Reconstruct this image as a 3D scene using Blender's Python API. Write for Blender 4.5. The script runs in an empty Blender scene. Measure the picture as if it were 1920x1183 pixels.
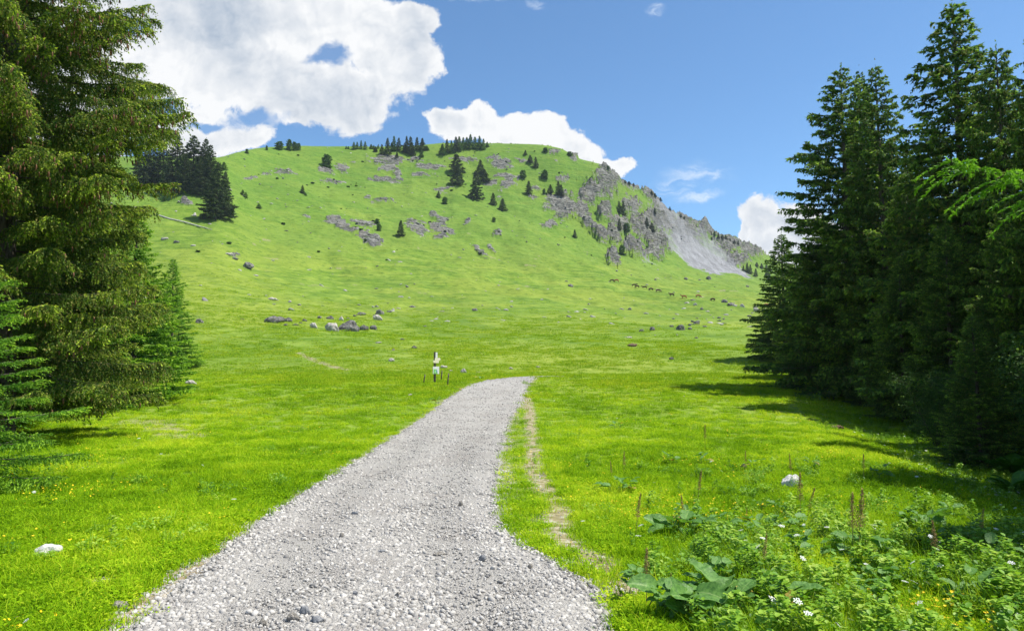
import bpy, math, random
import numpy as np
from mathutils import Vector, Matrix
R_ = math.radians
C = bpy.context.scene.collection
sc = bpy.context.scene

# ------------------------------------------------------------------ camera
F = 1280.0; PITCH = R_(4.0); CAMZ = 1.7
cam = bpy.data.cameras.new('camera'); cam.lens = 24; cam.sensor_width = 36
cam.clip_start = 0.05; cam.clip_end = 6000
co = bpy.data.objects.new('camera', cam); C.objects.link(co)
co.location = (0, 0, CAMZ); co.rotation_euler = (R_(90) + PITCH, 0, 0)
sc.camera = co
sc.render.resolution_x = 1024; sc.render.resolution_y = 630
CP, SP = math.cos(PITCH), math.sin(PITCH)

def ray(px, py):
    """direction (X/Y, Z/Y) of a photo pixel"""
    dx = (px - 960) / F; t = (591.5 - py) / F
    dy = CP - SP * t; dz = SP + CP * t
    return dx / dy, dz / dy
def proj(x, y, z):
    z = z - CAMZ
    d = y * CP + z * SP; v = -y * SP + z * CP
    d = np.maximum(d, 1e-3)
    return 960 + F * x / d, 591.5 - F * v / d

# ------------------------------------------------------------------ sun, sky, exposure
SUN_EL, SUN_AZ = 62.0, 90.0           # azimuth clockwise from +Y (away from the camera) towards +X (right)
sd = bpy.data.lights.new('sun', 'SUN'); sd.energy = 4.3; sd.angle = R_(0.5); sd.color = (1.0, 0.955, 0.87)
so = bpy.data.objects.new('sun', sd); C.objects.link(so)
so.rotation_euler = (R_(90 - SUN_EL), 0, R_(-SUN_AZ) + math.pi)
sv = Vector((math.sin(R_(SUN_AZ)) * math.cos(R_(SUN_EL)), math.cos(R_(SUN_AZ)) * math.cos(R_(SUN_EL)), math.sin(R_(SUN_EL))))
so.rotation_euler = sv.to_track_quat('Z', 'Y').to_euler()
sc.view_settings.view_transform = 'Standard'; sc.view_settings.look = 'None'
sc.view_settings.gamma = 1; sc.view_settings.use_curve_mapping = False
sc.view_settings.exposure = 0.75
sc.cycles.max_bounces = 6; sc.cycles.transparent_max_bounces = 4
sc.cycles.volume_bounces = 0

class NT:
    """small node-tree writer"""
    def __init__(s, tree): s.t = tree; s.n = tree.nodes; s.l = tree.links
    def new(s, typ, **kw):
        nd = s.n.new(typ)
        for k, v in kw.items(): setattr(nd, k, v)
        return nd
    def put(s, sock, v):
        if isinstance(v, bpy.types.NodeSocket): s.l.new(v, sock)
        elif v is not None:
            if isinstance(v, (tuple, list)) and len(v) == 3 and sock.type == 'RGBA': v = (*v, 1)
            sock.default_value = v
    def math(s, op, a, b=None, c=None, clamp=False):
        nd = s.new('ShaderNodeMath', operation=op, use_clamp=clamp)
        for i, v in enumerate((a, b, c)): s.put(nd.inputs[i], v)
        return nd.outputs[0]
    def vmath(s, op, a, b=None):
        nd = s.new('ShaderNodeVectorMath', operation=op)
        s.put(nd.inputs[0], a); s.put(nd.inputs[1], b)
        return nd.outputs[0]
    def mix(s, f, a, b, typ='MIX'):
        nd = s.new('ShaderNodeMix', data_type='RGBA', blend_type=typ)
        s.put(nd.inputs[0], f); s.put(nd.inputs[6], a); s.put(nd.inputs[7], b)
        return nd.outputs[2]
    def noise(s, vec, scale, detail=4, rough=0.55, dist=0, out=0, dims='3D'):
        nd = s.new('ShaderNodeTexNoise', noise_dimensions=dims)
        s.put(nd.inputs['Vector'], vec); nd.inputs['Scale'].default_value = scale
        nd.inputs['Detail'].default_value = detail; nd.inputs['Roughness'].default_value = rough
        nd.inputs['Distortion'].default_value = dist
        return nd.outputs[out]
    def ramp(s, f, lo, hi, a=0.0, b=1.0, smooth=True):
        nd = s.new('ShaderNodeMapRange', interpolation_type='SMOOTHSTEP' if smooth else 'LINEAR')
        s.put(nd.inputs[0], f); s.put(nd.inputs[1], lo); s.put(nd.inputs[2], hi)
        nd.inputs[3].default_value = a; nd.inputs[4].default_value = b
        return nd.outputs[0]
    def attr(s, name, typ='GEOMETRY', out='Fac'):
        nd = s.new('ShaderNodeAttribute', attribute_name=name, attribute_type=typ)
        return nd.outputs[out]

w = bpy.data.worlds.new('World'); sc.world = w; w.use_nodes = True
T = NT(w.node_tree); T.n.clear()
sky = T.new('ShaderNodeTexSky', sky_type='NISHITA', sun_disc=False)
sky.sun_elevation = R_(SUN_EL); sky.sun_rotation = R_(SUN_AZ)
sky.altitude = 1600; sky.air_density = 1.0; sky.dust_density = 0.35; sky.ozone_density = 1.6
SKY = 0.118
# clouds live in the direction (a, b) = (X/Y, Z/Y) of the sky far beyond the hill
tc = T.new('ShaderNodeTexCoord').outputs['Generated']
sp_ = T.new('ShaderNodeSeparateXYZ'); T.put(sp_.inputs[0], tc)
yy = T.math('MAXIMUM', sp_.outputs[1], 0.05)
ca = T.math('DIVIDE', sp_.outputs[0], yy); cb = T.math('DIVIDE', sp_.outputs[2], yy)
cv = T.new('ShaderNodeCombineXYZ'); T.put(cv.inputs[0], ca); T.put(cv.inputs[1], cb); cv = cv.outputs[0]
warp = T.noise(cv, 9, 6, 0.6, out=1)
wv = T.vmath('MULTIPLY', T.vmath('SUBTRACT', warp, (0.5, 0.5, 0.5)), (0.085, 0.07, 0))
cw = T.vmath('ADD', cv, wv)
sw = T.new('ShaderNodeSeparateXYZ'); T.put(sw.inputs[0], cw); wa, wb = sw.outputs[0], sw.outputs[1]
def blobs(lst, wa, wb):
    acc = None
    for (px, py, rx, ry) in lst:
        a0, b0 = ray(px, py)
        da = T.math('MULTIPLY', T.math('SUBTRACT', wa, a0), F / rx)
        db = T.math('MULTIPLY', T.math('SUBTRACT', wb, b0), F / ry)
        r = T.math('SQRT', T.math('ADD', T.math('MULTIPLY', da, da), T.math('MULTIPLY', db, db)))
        v = T.math('SUBTRACT', 1.0, r)
        acc = v if acc is None else T.math('SMOOTH_MAX', acc, v, 0.12)
    return acc
BIG = [(330, 30, 330, 150), (400, 255, 120, 40), (255, 120, 60, 60), (470, 130, 260, 95), (620, 40, 190, 95), (640, 180, 140, 72), (740, 110, 98, 92), (540, 195, 110, 58),
       (380, 250, 125, 52), (60, 150, 300, 200), (300, 215, 160, 40), (455, 262, 52, 34), (760, 30, 62, 45)]
SML = [(838, 225, 50, 33), (900, 222, 48, 34), (960, 250, 70, 40), (1020, 245, 52, 34), (1060, 275, 80, 36), (1110, 300, 60, 22), (1160, 305, 32, 20),
       (1430, 412, 50, 46), (1500, 425, 70, 44), (1470, 470, 95, 48), (1560, 450, 90, 60), (1395, 440, 16, 26)]
HOLES = [(612, 103, 62, 26), (478, 228, 75, 24), (315, 192, 60, 26), (235, 52, 60, 30), (390, 232, 50, 12), (560, 245, 30, 10)]
nfine = T.noise(cv, 26, 8, 0.62, 0.3)
ncr = T.noise(cv, 4.2, 5, 0.5)
dens = T.math('MAXIMUM', blobs(BIG, wa, wb), blobs(SML, wa, wb))
dens = T.math('ADD', dens, T.math('MULTIPLY', T.math('SUBTRACT', nfine, 0.5), 1.05))
hole = T.ramp(T.math('ADD', blobs(HOLES, wa, wb), T.math('MULTIPLY', T.math('SUBTRACT', nfine, 0.5), 1.6)), 0.0, 0.65)
alpha = T.math('MULTIPLY', T.ramp(dens, 0.0, 0.21), T.math('SUBTRACT', 1.0, T.math('MULTIPLY', hole, 0.93)))
# cloud light and shade painted into the colour by noise differences towards the sun
offs = T.vmath('ADD', cw, (0.012, 0.012, 0))
rel = T.math('SUBTRACT', T.noise(cw, 11, 6, 0.6), T.noise(offs, 11, 6, 0.6))
rel2 = T.math('SUBTRACT', T.noise(cw, 30, 4, 0.55), T.noise(T.vmath('ADD', cw, (0.006, 0.007, 0)), 30, 4, 0.55))
rel = T.math('ADD', rel, T.math('MULTIPLY', rel2, 0.45))
shade = T.math('ADD', T.math('MULTIPLY', rel, 1.35), T.ramp(ncr, 0.36, 0.60, 0.28, 0.95))
a_l, _ = ray(260, 0); a_r, _ = ray(720, 0)
left = T.ramp(T.math('SUBTRACT', ca, T.math('MULTIPLY', cb, 0.9)), a_l - 0.52, a_r - 0.18, -0.2, 0.16)
edge = T.ramp(dens, 0.0, 0.75, 0.36, 0.0)
shade = T.math('ADD', T.math('ADD', shade, left), edge, clamp=True)
ccol = T.mix(shade, (0.265, 0.315, 0.385), (0.585, 0.59, 0.595))
# thin cirrus
nci = T.noise(T.vmath('MULTIPLY', cw, (1, 3.2, 1)), 14, 8, 0.65, 0.6)
cir = T.math('MULTIPLY', T.ramp(blobs([(1310, 335, 95, 34), (1260, 350, 60, 20), (1310, 372, 70, 14), (1560, 380, 80, 40), (900, 0, 80, 12), (1230, 15, 30, 22), (1010, 4, 26, 12)], wa, wb), 0.0, 0.8),
             T.ramp(nci, 0.40, 0.72, 0, 0.75))
SK = T.new('ShaderNodeVectorMath', operation='SCALE'); T.put(SK.inputs[0], sky.outputs[0]); SK.inputs['Scale'].default_value = SKY
skyc = T.mix(1.0, SK.outputs[0], (0.66, 0.86, 0.945), 'MULTIPLY')
skyc = T.mix(cir, skyc, (0.55, 0.6, 0.66))
full = T.mix(alpha, skyc, ccol)
# only the half of the sky in front of the camera carries these clouds
front = T.ramp(sp_.outputs[1], 0.08, 0.2)
full = T.mix(front, SK.outputs[0], full)
bg = T.new('ShaderNodeBackground'); T.put(bg.inputs[0], full); bg.inputs[1].default_value = 1.0
wo = T.new('ShaderNodeOutputWorld'); T.l.new(bg.outputs[0], wo.inputs[0])
w.cycles.sampling_method = 'MANUAL'; w.cycles.sample_map_resolution = 512

# ------------------------------------------------------------------ numpy noise
def _h(ix, iy, seed):
    n = (ix.astype(np.int64) * 374761393 + iy.astype(np.int64) * 668265263 + seed * 2147483647) & 0xffffffff
    n = ((n ^ (n >> 13)) * 1274126177) & 0xffffffff
    n = n ^ (n >> 16)
    return (n & 0xffffff) / float(0x1000000)
def gn(x, y, seed=0):
    ix = np.floor(x); iy = np.floor(y); fx = x - ix; fy = y - iy
    u = fx * fx * fx * (fx * (fx * 6 - 15) + 10); v = fy * fy * fy * (fy * (fy * 6 - 15) + 10)
    def g(jx, jy, dx, dy):
        a = _h(jx, jy, seed) * 6.2831853
        return np.cos(a) * dx + np.sin(a) * dy
    a = g(ix, iy, fx, fy); b = g(ix + 1, iy, fx - 1, fy); c = g(ix, iy + 1, fx, fy - 1); d = g(ix + 1, iy + 1, fx - 1, fy - 1)
    return (a * (1 - u) + b * u) * (1 - v) + (c * (1 - u) + d * u) * v
def fbm(x, y, oct=4, seed=0, gain=0.5, ridged=False):
    s = np.zeros_like(x, dtype=float); a = 1.0; f = 1.0; tot = 0
    for o in range(oct):
        n = gn(x * f, y * f, seed + o * 17)
        if ridged: n = 0.5 - np.abs(n) * 1.6
        s += a * n; tot += a; a *= gain; f *= 2.03
    return s / tot * 1.6
def sstep(x, a, b):
    t = np.clip((x - a) / (b - a), 0, 1); return t * t * (3 - 2 * t)
def pchip(xk, yk, x):
    xk = np.asarray(xk, float); yk = np.asarray(yk, float)
    h = np.diff(xk); d = np.diff(yk) / h
    m = np.zeros_like(yk)
    s = d[:-1] * d[1:] > 0
    w1 = 2 * h[1:] + h[:-1]; w2 = h[1:] + 2 * h[:-1]
    mm = np.zeros_like(s, dtype=float)
    mm[s] = ((w1 + w2)[s]) / (w1[s] / d[:-1][s] + w2[s] / d[1:][s])
    m[1:-1] = mm; m[0] = d[0]; m[-1] = d[-1]
    x = np.clip(x, xk[0], xk[-1]); i = np.clip(np.searchsorted(xk, x) - 1, 0, len(h) - 1)
    t = (x - xk[i]) / h[i]
    return ((2*t**3 - 3*t**2 + 1) * yk[i] + (t**3 - 2*t**2 + t) * h[i] * m[i] + (-2*t**3 + 3*t**2) * yk[i+1] + (t**3 - t**2) * h[i] * m[i+1])

# ------------------------------------------------------------------ terrain
# far profile, per photo column: rows of (py, distance) for: basin, foot, lower, middle, upper, crest
COLS = {
 -400: [(600,110),(560,150),(500,200),(430,260),(350,330),(290,430)],
  0:   [(600,115),(560,155),(490,210),(425,270),(350,340),(290,430)],
  200: [(602,118),(560,160),(490,215),(420,275),(355,340),(300,430)],
  300: [(603,120),(560,162),(490,218),(418,277),(365,335),(300,425)],
  400: [(604,122),(562,165),(495,222),(420,285),(355,350),(301,425)],
  440: [(606,126),(563,170),(495,232),(420,300),(350,372),(291,445)],
  480: [(607,130),(565,178),(500,245),(420,320),(345,400),(282,470)],
  560: [(609,133),(570,190),(500,265),(415,350),(340,430),(279,510)],
  650: [(612,136),(575,200),(505,280),(415,375),(340,455),(279,530)],
  760: [(616,138),(578,205),(510,290),(420,390),(345,470),(278,545)],
  840: [(618,140),(578,210),(512,300),(425,400),(348,480),(272,555)],
  920: [(618,142),(578,214),(518,310),(430,410),(350,490),(272,560)],
  1000:[(618,142),(578,218),(522,318),(440,420),(360,495),(273,560)],
  1050:[(618,142),(578,220),(527,325),(450,430),(370,500),(280,560)],
  1085:[(618,143),(578,222),(532,330),(458,437),(385,505),(298,560)],
  1130:[(618,144),(580,224),(538,335),(470,445),(400,510),(313,562)],
  1145:[(618,144),(580,226),(540,338),(475,450),(405,515),(328,568)],
  1165:[(619,144),(582,228),(543,340),(480,460),(418,530),(342,590)],
  1210:[(620,145),(584,230),(547,345),(492,475),(430,560),(358,640)],
  1240:[(620,145),(586,230),(550,350),(500,490),(445,580),(384,660)],
  1270:[(620,145),(588,230),(553,355),(508,505),(460,595),(402,680)],
  1300:[(620,146),(590,230),(556,360),(513,520),(475,610),(422,700)],
  1340:[(621,146),(592,232),(560,365),(518,545),(488,640),(440,735)],
  1400:[(622,147),(596,234),(566,370),(526,580),(502,680),(461,790)],
  1455:[(624,148),(600,236),(573,375),(538,600),(520,720),(491,850)],
  1520:[(628,148),(606,238),(583,380),(555,610),(545,740),(525,880)],
  1650:[(632,150),(615,240),(598,380),(580,620),(575,760),(565,900)],
  1920:[(640,150),(628,240),(615,380),(605,620),(602,760),(600,900)],
  2320:[(645,150),(635,240),(625,380),(615,620),(612,760),(610,900)],
}
NEARY = np.array([0, 5, 13, 24, 36, 53, 66, 84.])
NEARZ = np.array([0, -0.23, -0.57, -0.55, 0.02, 0.62, 0.50, 2.3])
cols = sorted(COLS)
CU = np.array([ray(c, 450)[0] for c in cols])
CY = np.array([[d for _, d in COLS[c]] for c in cols], float)
CZ = np.array([[CAMZ + ray(c, p)[1] * d for p, d in COLS[c]] for c in cols])
NCOL, UMAX = 1300, 0.92
uu = np.linspace(-UMAX, UMAX, NCOL); th_f = np.arctan(uu)
th_o = np.linspace(th_f[-1], 2 * math.pi + th_f[0], 70)[1:-1]
TH = np.concatenate([th_f, th_o]); NT_ = len(TH)
RR = np.concatenate([[0.001, 0.15], np.geomspace(0.3, 4, 26)[:-1], np.geomspace(4, 60, 250)[:-1], np.linspace(60, 230, 120)[:-1] , np.linspace(230, 960, 440)[:-1], np.geomspace(960, 3000, 16)])
NR = len(RR)
Z = np.zeros((NR, NT_)); X = np.outer(RR, np.sin(TH)); Y = np.outer(RR, np.cos(TH))
for j in range(NT_):
    th = TH[j]; out = 0.0
    if j >= NCOL:
        a = min(th - th_f[-1], 2 * math.pi + th_f[0] - th); out = min(1, a / 0.9)
        thc = th_f[-1] if th - th_f[-1] < math.pi - th_f[-1] else th_f[0]
        if th > math.pi: thc = th_f[0]
    else: thc = th
    u = math.tan(thc); yv = RR * math.cos(thc)
    yk = np.array([pchip(CU, CY[:, k], np.array([u]))[0] for k in range(6)])
    zk = np.array([pchip(CU, CZ[:, k], np.array([u]))[0] for k in range(6)])
    # beyond the crest the hill falls away again
    ys = np.concatenate([NEARY, yk, [yk[-1] + 60, yk[-1] + 260, 2600]])
    zc = zk[-1]
    zs = np.concatenate([NEARZ, zk, [zc - 10 - 0.05 * zc, zc * 0.6, zc * 0.15]])
    z = pchip(ys, zs, yv)
    if out > 0:
        fl = np.where(RR > 25, 0.02 * (RR - 25), 0) - 0.2
        z = z * (1 - out) + np.minimum(z, fl) * out
    Z[:, j] = z
Z0 = Z.copy()
PX, PY = proj(X, Y, Z)
inF = (np.arange(NT_) < NCOL)[None, :] & np.ones((NR, 1), bool)
RA = RR[:, None] * np.ones((1, NT_))
crest = np.array([pchip(CU, CY[:, 5], np.array([math.tan(t) if k < NCOL else 0]))[0] for k, t in enumerate(TH)])
dcrest = (Y - crest[None, :])                      # <0 in front of the crest
nearcrest = np.exp(-(dcrest / 45.0) ** 2)
hillw = sstep(Y, 150, 300)
# rock patches on the hill (photo position of their middle -> real place on the slope)
ROCK = [(724,300,34,9,0),(730,312,22,6,0),(639,312,15,7,0),(611,319,20,5,5),(532,325,28,4,5),(627,338,22,4,0),(725,335,38,6,3),
 (746,324,7,11,0),(776,300,16,5,0),(806,312,34,7,5),(790,327,22,4,0),(627,424,19,9,15),(684,424,27,7,5),(694,453,28,12,20),(657,436,27,5,10),
 (784,429,24,13,15),(830,429,26,9,20),(828,444,16,4,0),(830,414,16,5,0),(811,403,7,6,0),(876,421,7,5,0),(933,441,9,5,0),(900,473,19,4,45),
 (920,468,12,3,45),(470,341,14,3,0),(830,355,17,4,0),(941,311,25,11,15),(925,298,16,4,0),(950,349,18,8,-10),(922,343,16,6,0),(936,333,17,5,0),
 (714,379,27,3,0),(948,312,16,9,0),(957,337,24,6,0),(1007,355,12,5,0),(1055,341,16,5,0),(1038,284,14,5,10),(1076,300,9,5,20),
 (1109,371,25,22,-20),(1137,348,22,32,0),(1153,337,14,20,20),(1052,388,36,22,30),(1085,400,26,12,35),(1100,419,26,9,50),(1030,424,18,6,0),(1134,410,14,13,0),
 (1126,450,22,5,35),(1150,458,18,8,45),(1185,388,19,18,0),(1207,424,26,24,20),(1227,371,27,11,38),(1248,400,30,14,40),(1244,420,38,27,40),(1283,433,40,23,35),(1235,458,24,24,0),
 (1193,475,22,16,20),(1165,430,20,16,30),(1325,436,15,18,0),(1362,461,28,18,15),(1396,468,40,9,22),(1381,493,27,10,0),(1310,418,34,7,35),(1000,372,12,4,10),
 (1180,350,20,5,20),(440,485,12,2,5),(575,413,10,3,25),(870,300,30,4,0),(980,300,20,4,10),(1150,490,16,8,35),(1228,480,18,10,30),(330,330,12,5,20),(350,385,16,5,30),(500,330,10,2,0),(690,375,6,2,0)]
rk = np.full(Z.shape, -1.0)
for (cx, cy, rx, ry, an) in ROCK:
    rx *= 1.08; ry *= 1.15
    c, s = math.cos(R_(an)), math.sin(R_(an))
    sel = (np.abs(PX - cx) < rx + ry + 6) & (np.abs(PY - cy) < rx + ry + 6) & inF & (dcrest < 4)
    dx = PX[sel] - cx; dy = PY[sel] - cy
    r = np.sqrt(((c*dx + s*dy) / rx) ** 2 + ((-s*dx + c*dy) / ry) ** 2)
    rk[sel] = np.maximum(rk[sel], 1 - r)
SC2 = 1
n1 = fbm(X * 0.16, (Y + Z * 2) * 0.16, 5, 3, 0.6)
n2 = fbm(X * 0.05 + 9, Z * 0.30 + Y * 0.03, 5, 8, 0.62)
rock = sstep(rk + 0.75 * n1 + 0.7 * n2, 0.12, 0.32) * (rk > -0.6)
upper = sstep(-PY, -440, -360) * hillw * (dcrest < 2)
stony = sstep(n2 + 0.55 * n1 + 0.16 * sstep(PX, 750, 1000) * upper, 0.56, 0.70) * upper * 0.8
rock = np.maximum(rock, stony)
def inpoly(px, py, poly):
    ins = np.zeros(px.shape, bool); n = len(poly)
    for i in range(n):
        x1, y1 = poly[i]; x2, y2 = poly[(i + 1) % n]
        c = ((y1 > py) != (y2 > py)) & (px < (x2 - x1) * (py - y1) / (y2 - y1 + 1e-9) + x1)
        ins ^= c
    return ins
SCREE = [(1258,446),(1269,466),(1291,497),(1334,514),(1412,519),(1376,499),(1345,481),(1322,463),(1290,448),(1270,436)]
wx = PX + 10 * n1; wy = PY + 6 * n2
scree = np.zeros(Z.shape); sel = inF & (dcrest < 0)
scree[sel] = inpoly(wx[sel], wy[sel], [(1205,375),(1262,398),(1300,428),(1345,462),(1380,499),(1412,519),(1334,514),(1291,497),(1258,470),(1232,432)]) * sstep(n1[sel] + n2[sel] + .01*(PY[sel] - 430), -0.35, 0.25) * 0.85
scree[sel] = np.maximum(scree[sel], inpoly(wx[sel], wy[sel], SCREE).astype(float))
scree[sel] = np.maximum(scree[sel], inpoly(wx[sel] * 1.0, wy[sel], [(1160,470),(1175,480),(1240,505),(1215,488)]) * 0.6)
scree[sel] = np.maximum(scree[sel], inpoly(wx[sel], wy[sel], [(1262,380),(1290,440),(1300,452),(1268,440),(1225,380)]) * 0.75)
# relief: folds, gullies, terracettes, crags
Z += hillw * (1 - nearcrest) * (6.0 * fbm(X * 0.010 + Y * .004, Y * 0.007, 3, 21) + 3.2 * fbm(X * 0.034, Y * 0.013 + X * .01, 3, 5) + 0.9 * fbm(X * 0.09, Y * 0.05, 3, 25))
Z += sstep(Y, 60, 110) * (1 - hillw) * 0.9 * fbm(X * 0.03, Y * 0.03, 3, 31)
Z += hillw * (0.62 * fbm(X * 0.10, Z * 0.8 + Y * 0.1, 3, 41) + 0.22 * fbm(X * 0.4, Y * 0.4, 3, 42)) * (1 - 0.5 * nearcrest)
Z += hillw * (1 - nearcrest) * 1.5 * sstep(PX, 350, 650) * fbm((Z0 + 0.42 * X) * 0.075 + fbm(X * .01, Y * .01, 2, 33), (X - 0.42 * Z0) * 0.010, 4, 47, 0.6, ridged=True)
crag = fbm(X * 0.045, (Y * 0.3 + Z) * 0.06, 6, 51, 0.58, ridged=True)
strata = np.abs(((Z + 3 * fbm(X * 0.03, Y * 0.03, 2, 61) + X * 0.12) / 3.2) % 1 - 0.5)
bigrock = sstep(PX, 1000, 1110) * inF
crag2 = fbm(X * 0.11 + 5, (Y * 0.3 + Z) * 0.13, 5, 53, 0.6, ridged=True)
Z += rock * (crag * (2.0 + 9.0 * bigrock) + crag2 * (1.2 + 3.0 * bigrock) + 1.3 * (strata - 0.25) + 0.5 * fbm(X * 0.5, Y * 0.5, 2, 71)) * (1 - 0.35 * nearcrest) * (1 - 0.8 * scree)
Z += scree * 0.35 * fbm(X * 0.6, Y * 0.6, 2, 75)
# crest roughness at the crags, right of the headland
Z += nearcrest * sstep(PX, 1120, 1200) * inF * (5.5 * fbm(X * 0.05, Y * 0.01, 5, 81, 0.66)) * (1 - sstep(PX, 1440, 1500))
hb = np.exp(-((PX - 1136) / 26.0) ** 2 - ((PY - 345) / 26.0) ** 2) * inF
Z += hb * 7.0 * (1 - sstep(PX, 1138, 1158))
hb2 = np.exp(-((PX - 1322) / 9.0) ** 2 - ((PY - 436) / 12.0) ** 2) * inF
Z += hb2 * 9.0
Z += (Y < 60) * 0.05 * fbm(X * 0.5, Y * 0.5, 3, 91) + (RA < 150) * (RA > 2) * 0.13 * fbm(X * 0.09, Y * 0.09, 2, 95)
# bank that falls towards the wood on the right
bank = sstep(X - (2.5 + 0.30 * Y), 0.5, 4.0) * (1 - sstep(Y, 30, 50)) * (Y > 0)
Z -= 0.55 * bank

def samp(A, x, y):
    x = np.atleast_1d(np.asarray(x, float)); y = np.atleast_1d(np.asarray(y, float))
    th = np.arctan2(x, y); th = np.where(th < TH[0], th + 2 * math.pi, th)
    r = np.hypot(x, y)
    fi = np.interp(th, TH, np.arange(NT_)); fr = np.interp(r, RR, np.arange(NR))
    i0 = np.clip(fi.astype(int), 0, NT_ - 2); r0 = np.clip(fr.astype(int), 0, NR - 2)
    a = fi - i0; b = fr - r0
    return (A[r0, i0] * (1-a) + A[r0, i0+1] * a) * (1-b) + (A[r0+1, i0] * (1-a) + A[r0+1, i0+1] * a) * b
def H(x, y): return float(samp(Z, x, y)[0])
YS = np.geomspace(1.5, 1100, 2200)
def G(px, py):
    """point of the ground that the photo shows at this pixel"""
    a, b = ray(px, py)
    g = samp(Z, a * YS, YS); zr = CAMZ + b * YS
    k = np.argmax(g >= zr)
    if g[k] < zr[k]:
        k = int(np.argmin(zr - g))
    elif k > 0:
        d0 = zr[k-1] - g[k-1]; d1 = g[k] - zr[k]; t = d0 / (d0 + d1 + 1e-9)
        y = YS[k-1] + t * (YS[k] - YS[k-1]); return Vector((a * y, y, H(a * y, y)))
    y = YS[k]; return Vector((a * y, y, float(g[k])))
def at(px, Y_):
    """ground point in this photo column at distance Y_"""
    a, _ = ray(px, 650); return Vector((a * Y_, Y_, H(a * Y_, Y_)))

# path edges, photo rows -> real distances
PATH = [(706.8,985,1008),(708.2,958,1006),(710.5,934,1003),(714,910,999),(720,888,994),(730,866,989),(745,845,982),(765,818,972),(800,768,955),(850,690,943),(880,645,938),
        (920,575,934),(960,518,936),(1000,462,962),(1030,425,1002),(1060,388,1058),(1085,358,1102),(1110,325,1135),(1150,275,1150),(1183,235,1165)]
pl, pr, pyy = [], [], []
for (py, xl, xr) in PATH:
    g = G((xl + xr) / 2, py); a1, _ = ray(xl, py); a2, _ = ray(xr, py)
    pyy.append(g.y); pl.append(a1 * g.y); pr.append(a2 * g.y)
o = np.argsort(pyy); pyy = np.array(pyy)[o]; pl = np.array(pl)[o]; pr = np.array(pr)[o]
pyy = np.concatenate([[-9, 0, 2.5], pyy, [pyy[-1] + 3, pyy[-1] + 7, pyy[-1] + 11]])
pl = np.concatenate([[pl[0] - 1.0, pl[0] - 0.3, pl[0] - 0.05], pl, [pl[-1] + 2.2, pl[-1] + 7, pl[-1] + 14]])
pr = np.concatenate([[pr[0] - 1.0, pr[0] + 0.1, pr[0] + 0.05], pr, [pr[-1] + 3.0, pr[-1] + 8, pr[-1] + 16]])
def path_d(x, y):
    """distance inside (+) or outside (-) of the nearest path edge"""
    d = np.minimum(x - np.interp(y, pyy, pl), np.interp(y, pyy, pr) - x)
    return np.where((y > pyy[-1]) | (y < pyy[0]), -9, d)
# worn strips and bare spots of earth on the meadow
dirt = np.zeros(Z.shape)
near = (RA < 170) & (Y > 0.5)
nd = fbm(X * 1.3, Y * 1.3, 4, 101, 0.6); nd2 = fbm(X * 0.35, Y * 0.35, 3, 111)
def strip(pts, wdt, amt):
    gs = [G(*p) for p in pts]
    sel = near & (RA < 110)
    x = X[sel]; y = Y[sel]; best = np.full(x.shape, 99.)
    for a, b in zip(gs[:-1], gs[1:]):
        vx, vy = b.x - a.x, b.y - a.y; L2 = vx*vx + vy*vy + 1e-9
        t = np.clip(((x - a.x) * vx + (y - a.y) * vy) / L2, 0, 1)
        best = np.minimum(best, np.hypot(x - a.x - t*vx, y - a.y - t*vy))
    dirt[sel] = np.maximum(dirt[sel], amt * sstep(1 - best / wdt + 0.9 * nd[sel], -0.15, 0.55))
strip([(988,745),(996,790),(998,840),(1000,880),(1022,915),(1042,955),(1052,1000),(1090,1045),(1125,1062)], 0.30, 0.85)
strip([(965,790),(955,850),(960,920),(985,985),(1040,1040)], 0.28, 0.45)
strip([(640,885),(560,935),(500,975),(455,1010)], 0.25, 0.65)
strip([(455,1010),(415,1050),(330,1095),(260,1150),(215,1183)], 0.30, 1.0)
strip([(560,662),(600,680),(650,695)], 0.55, 0.75)
strip([(200,1083),(170,1098)], 0.22, 1.1)
strip([(270,790),(320,800),(340,820)], 1.0, 0.5)
strip([(0,905),(130,880),(230,860)], 0.5, 0.35)
strip([(1130,1045),(1165,1085),(1180,1110)], 0.2, 1.0)
pd = path_d(X, Y)
dirt = np.where(near, np.maximum(dirt, 0.6 * sstep(pd + 0.25 * nd, -0.32, -0.02)), dirt)
dirt = np.maximum(dirt, 0.75 * sstep(n2 + 0.5*n1, 0.46, 0.6) * hillw * (1 - rock) * sstep(PY, 400, 460))

mats = {}
def mat_new(name):
    m = bpy.data.materials.new(name); m.use_nodes = True; t = NT(m.node_tree); t.n.clear(); mats[name] = m
    return m, t
def finish(t, bsdf, bump=None, disp=None):
    o = t.new('ShaderNodeOutputMaterial'); t.l.new(bsdf, o.inputs[0])
def principled(t, col, rough=0.8, spec=0.3, normal=None):
    b = t.new('ShaderNodeBsdfPrincipled'); t.put(b.inputs['Base Color'], col); t.put(b.inputs['Roughness'], rough)
    b.inputs['Specular IOR Level'].default_value = spec
    if normal is not None: t.put(b.inputs['Normal'], normal)
    return b.outputs[0]
def bumpn(t, h, strength=0.5, dist=0.1, normal=None):
    b = t.new('ShaderNodeBump'); b.inputs['Strength'].default_value = strength; b.inputs['Distance'].default_value = dist
    t.put(b.inputs['Height'], h)
    if normal is not None: t.put(b.inputs['Normal'], normal)
    return b.outputs[0]

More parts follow.
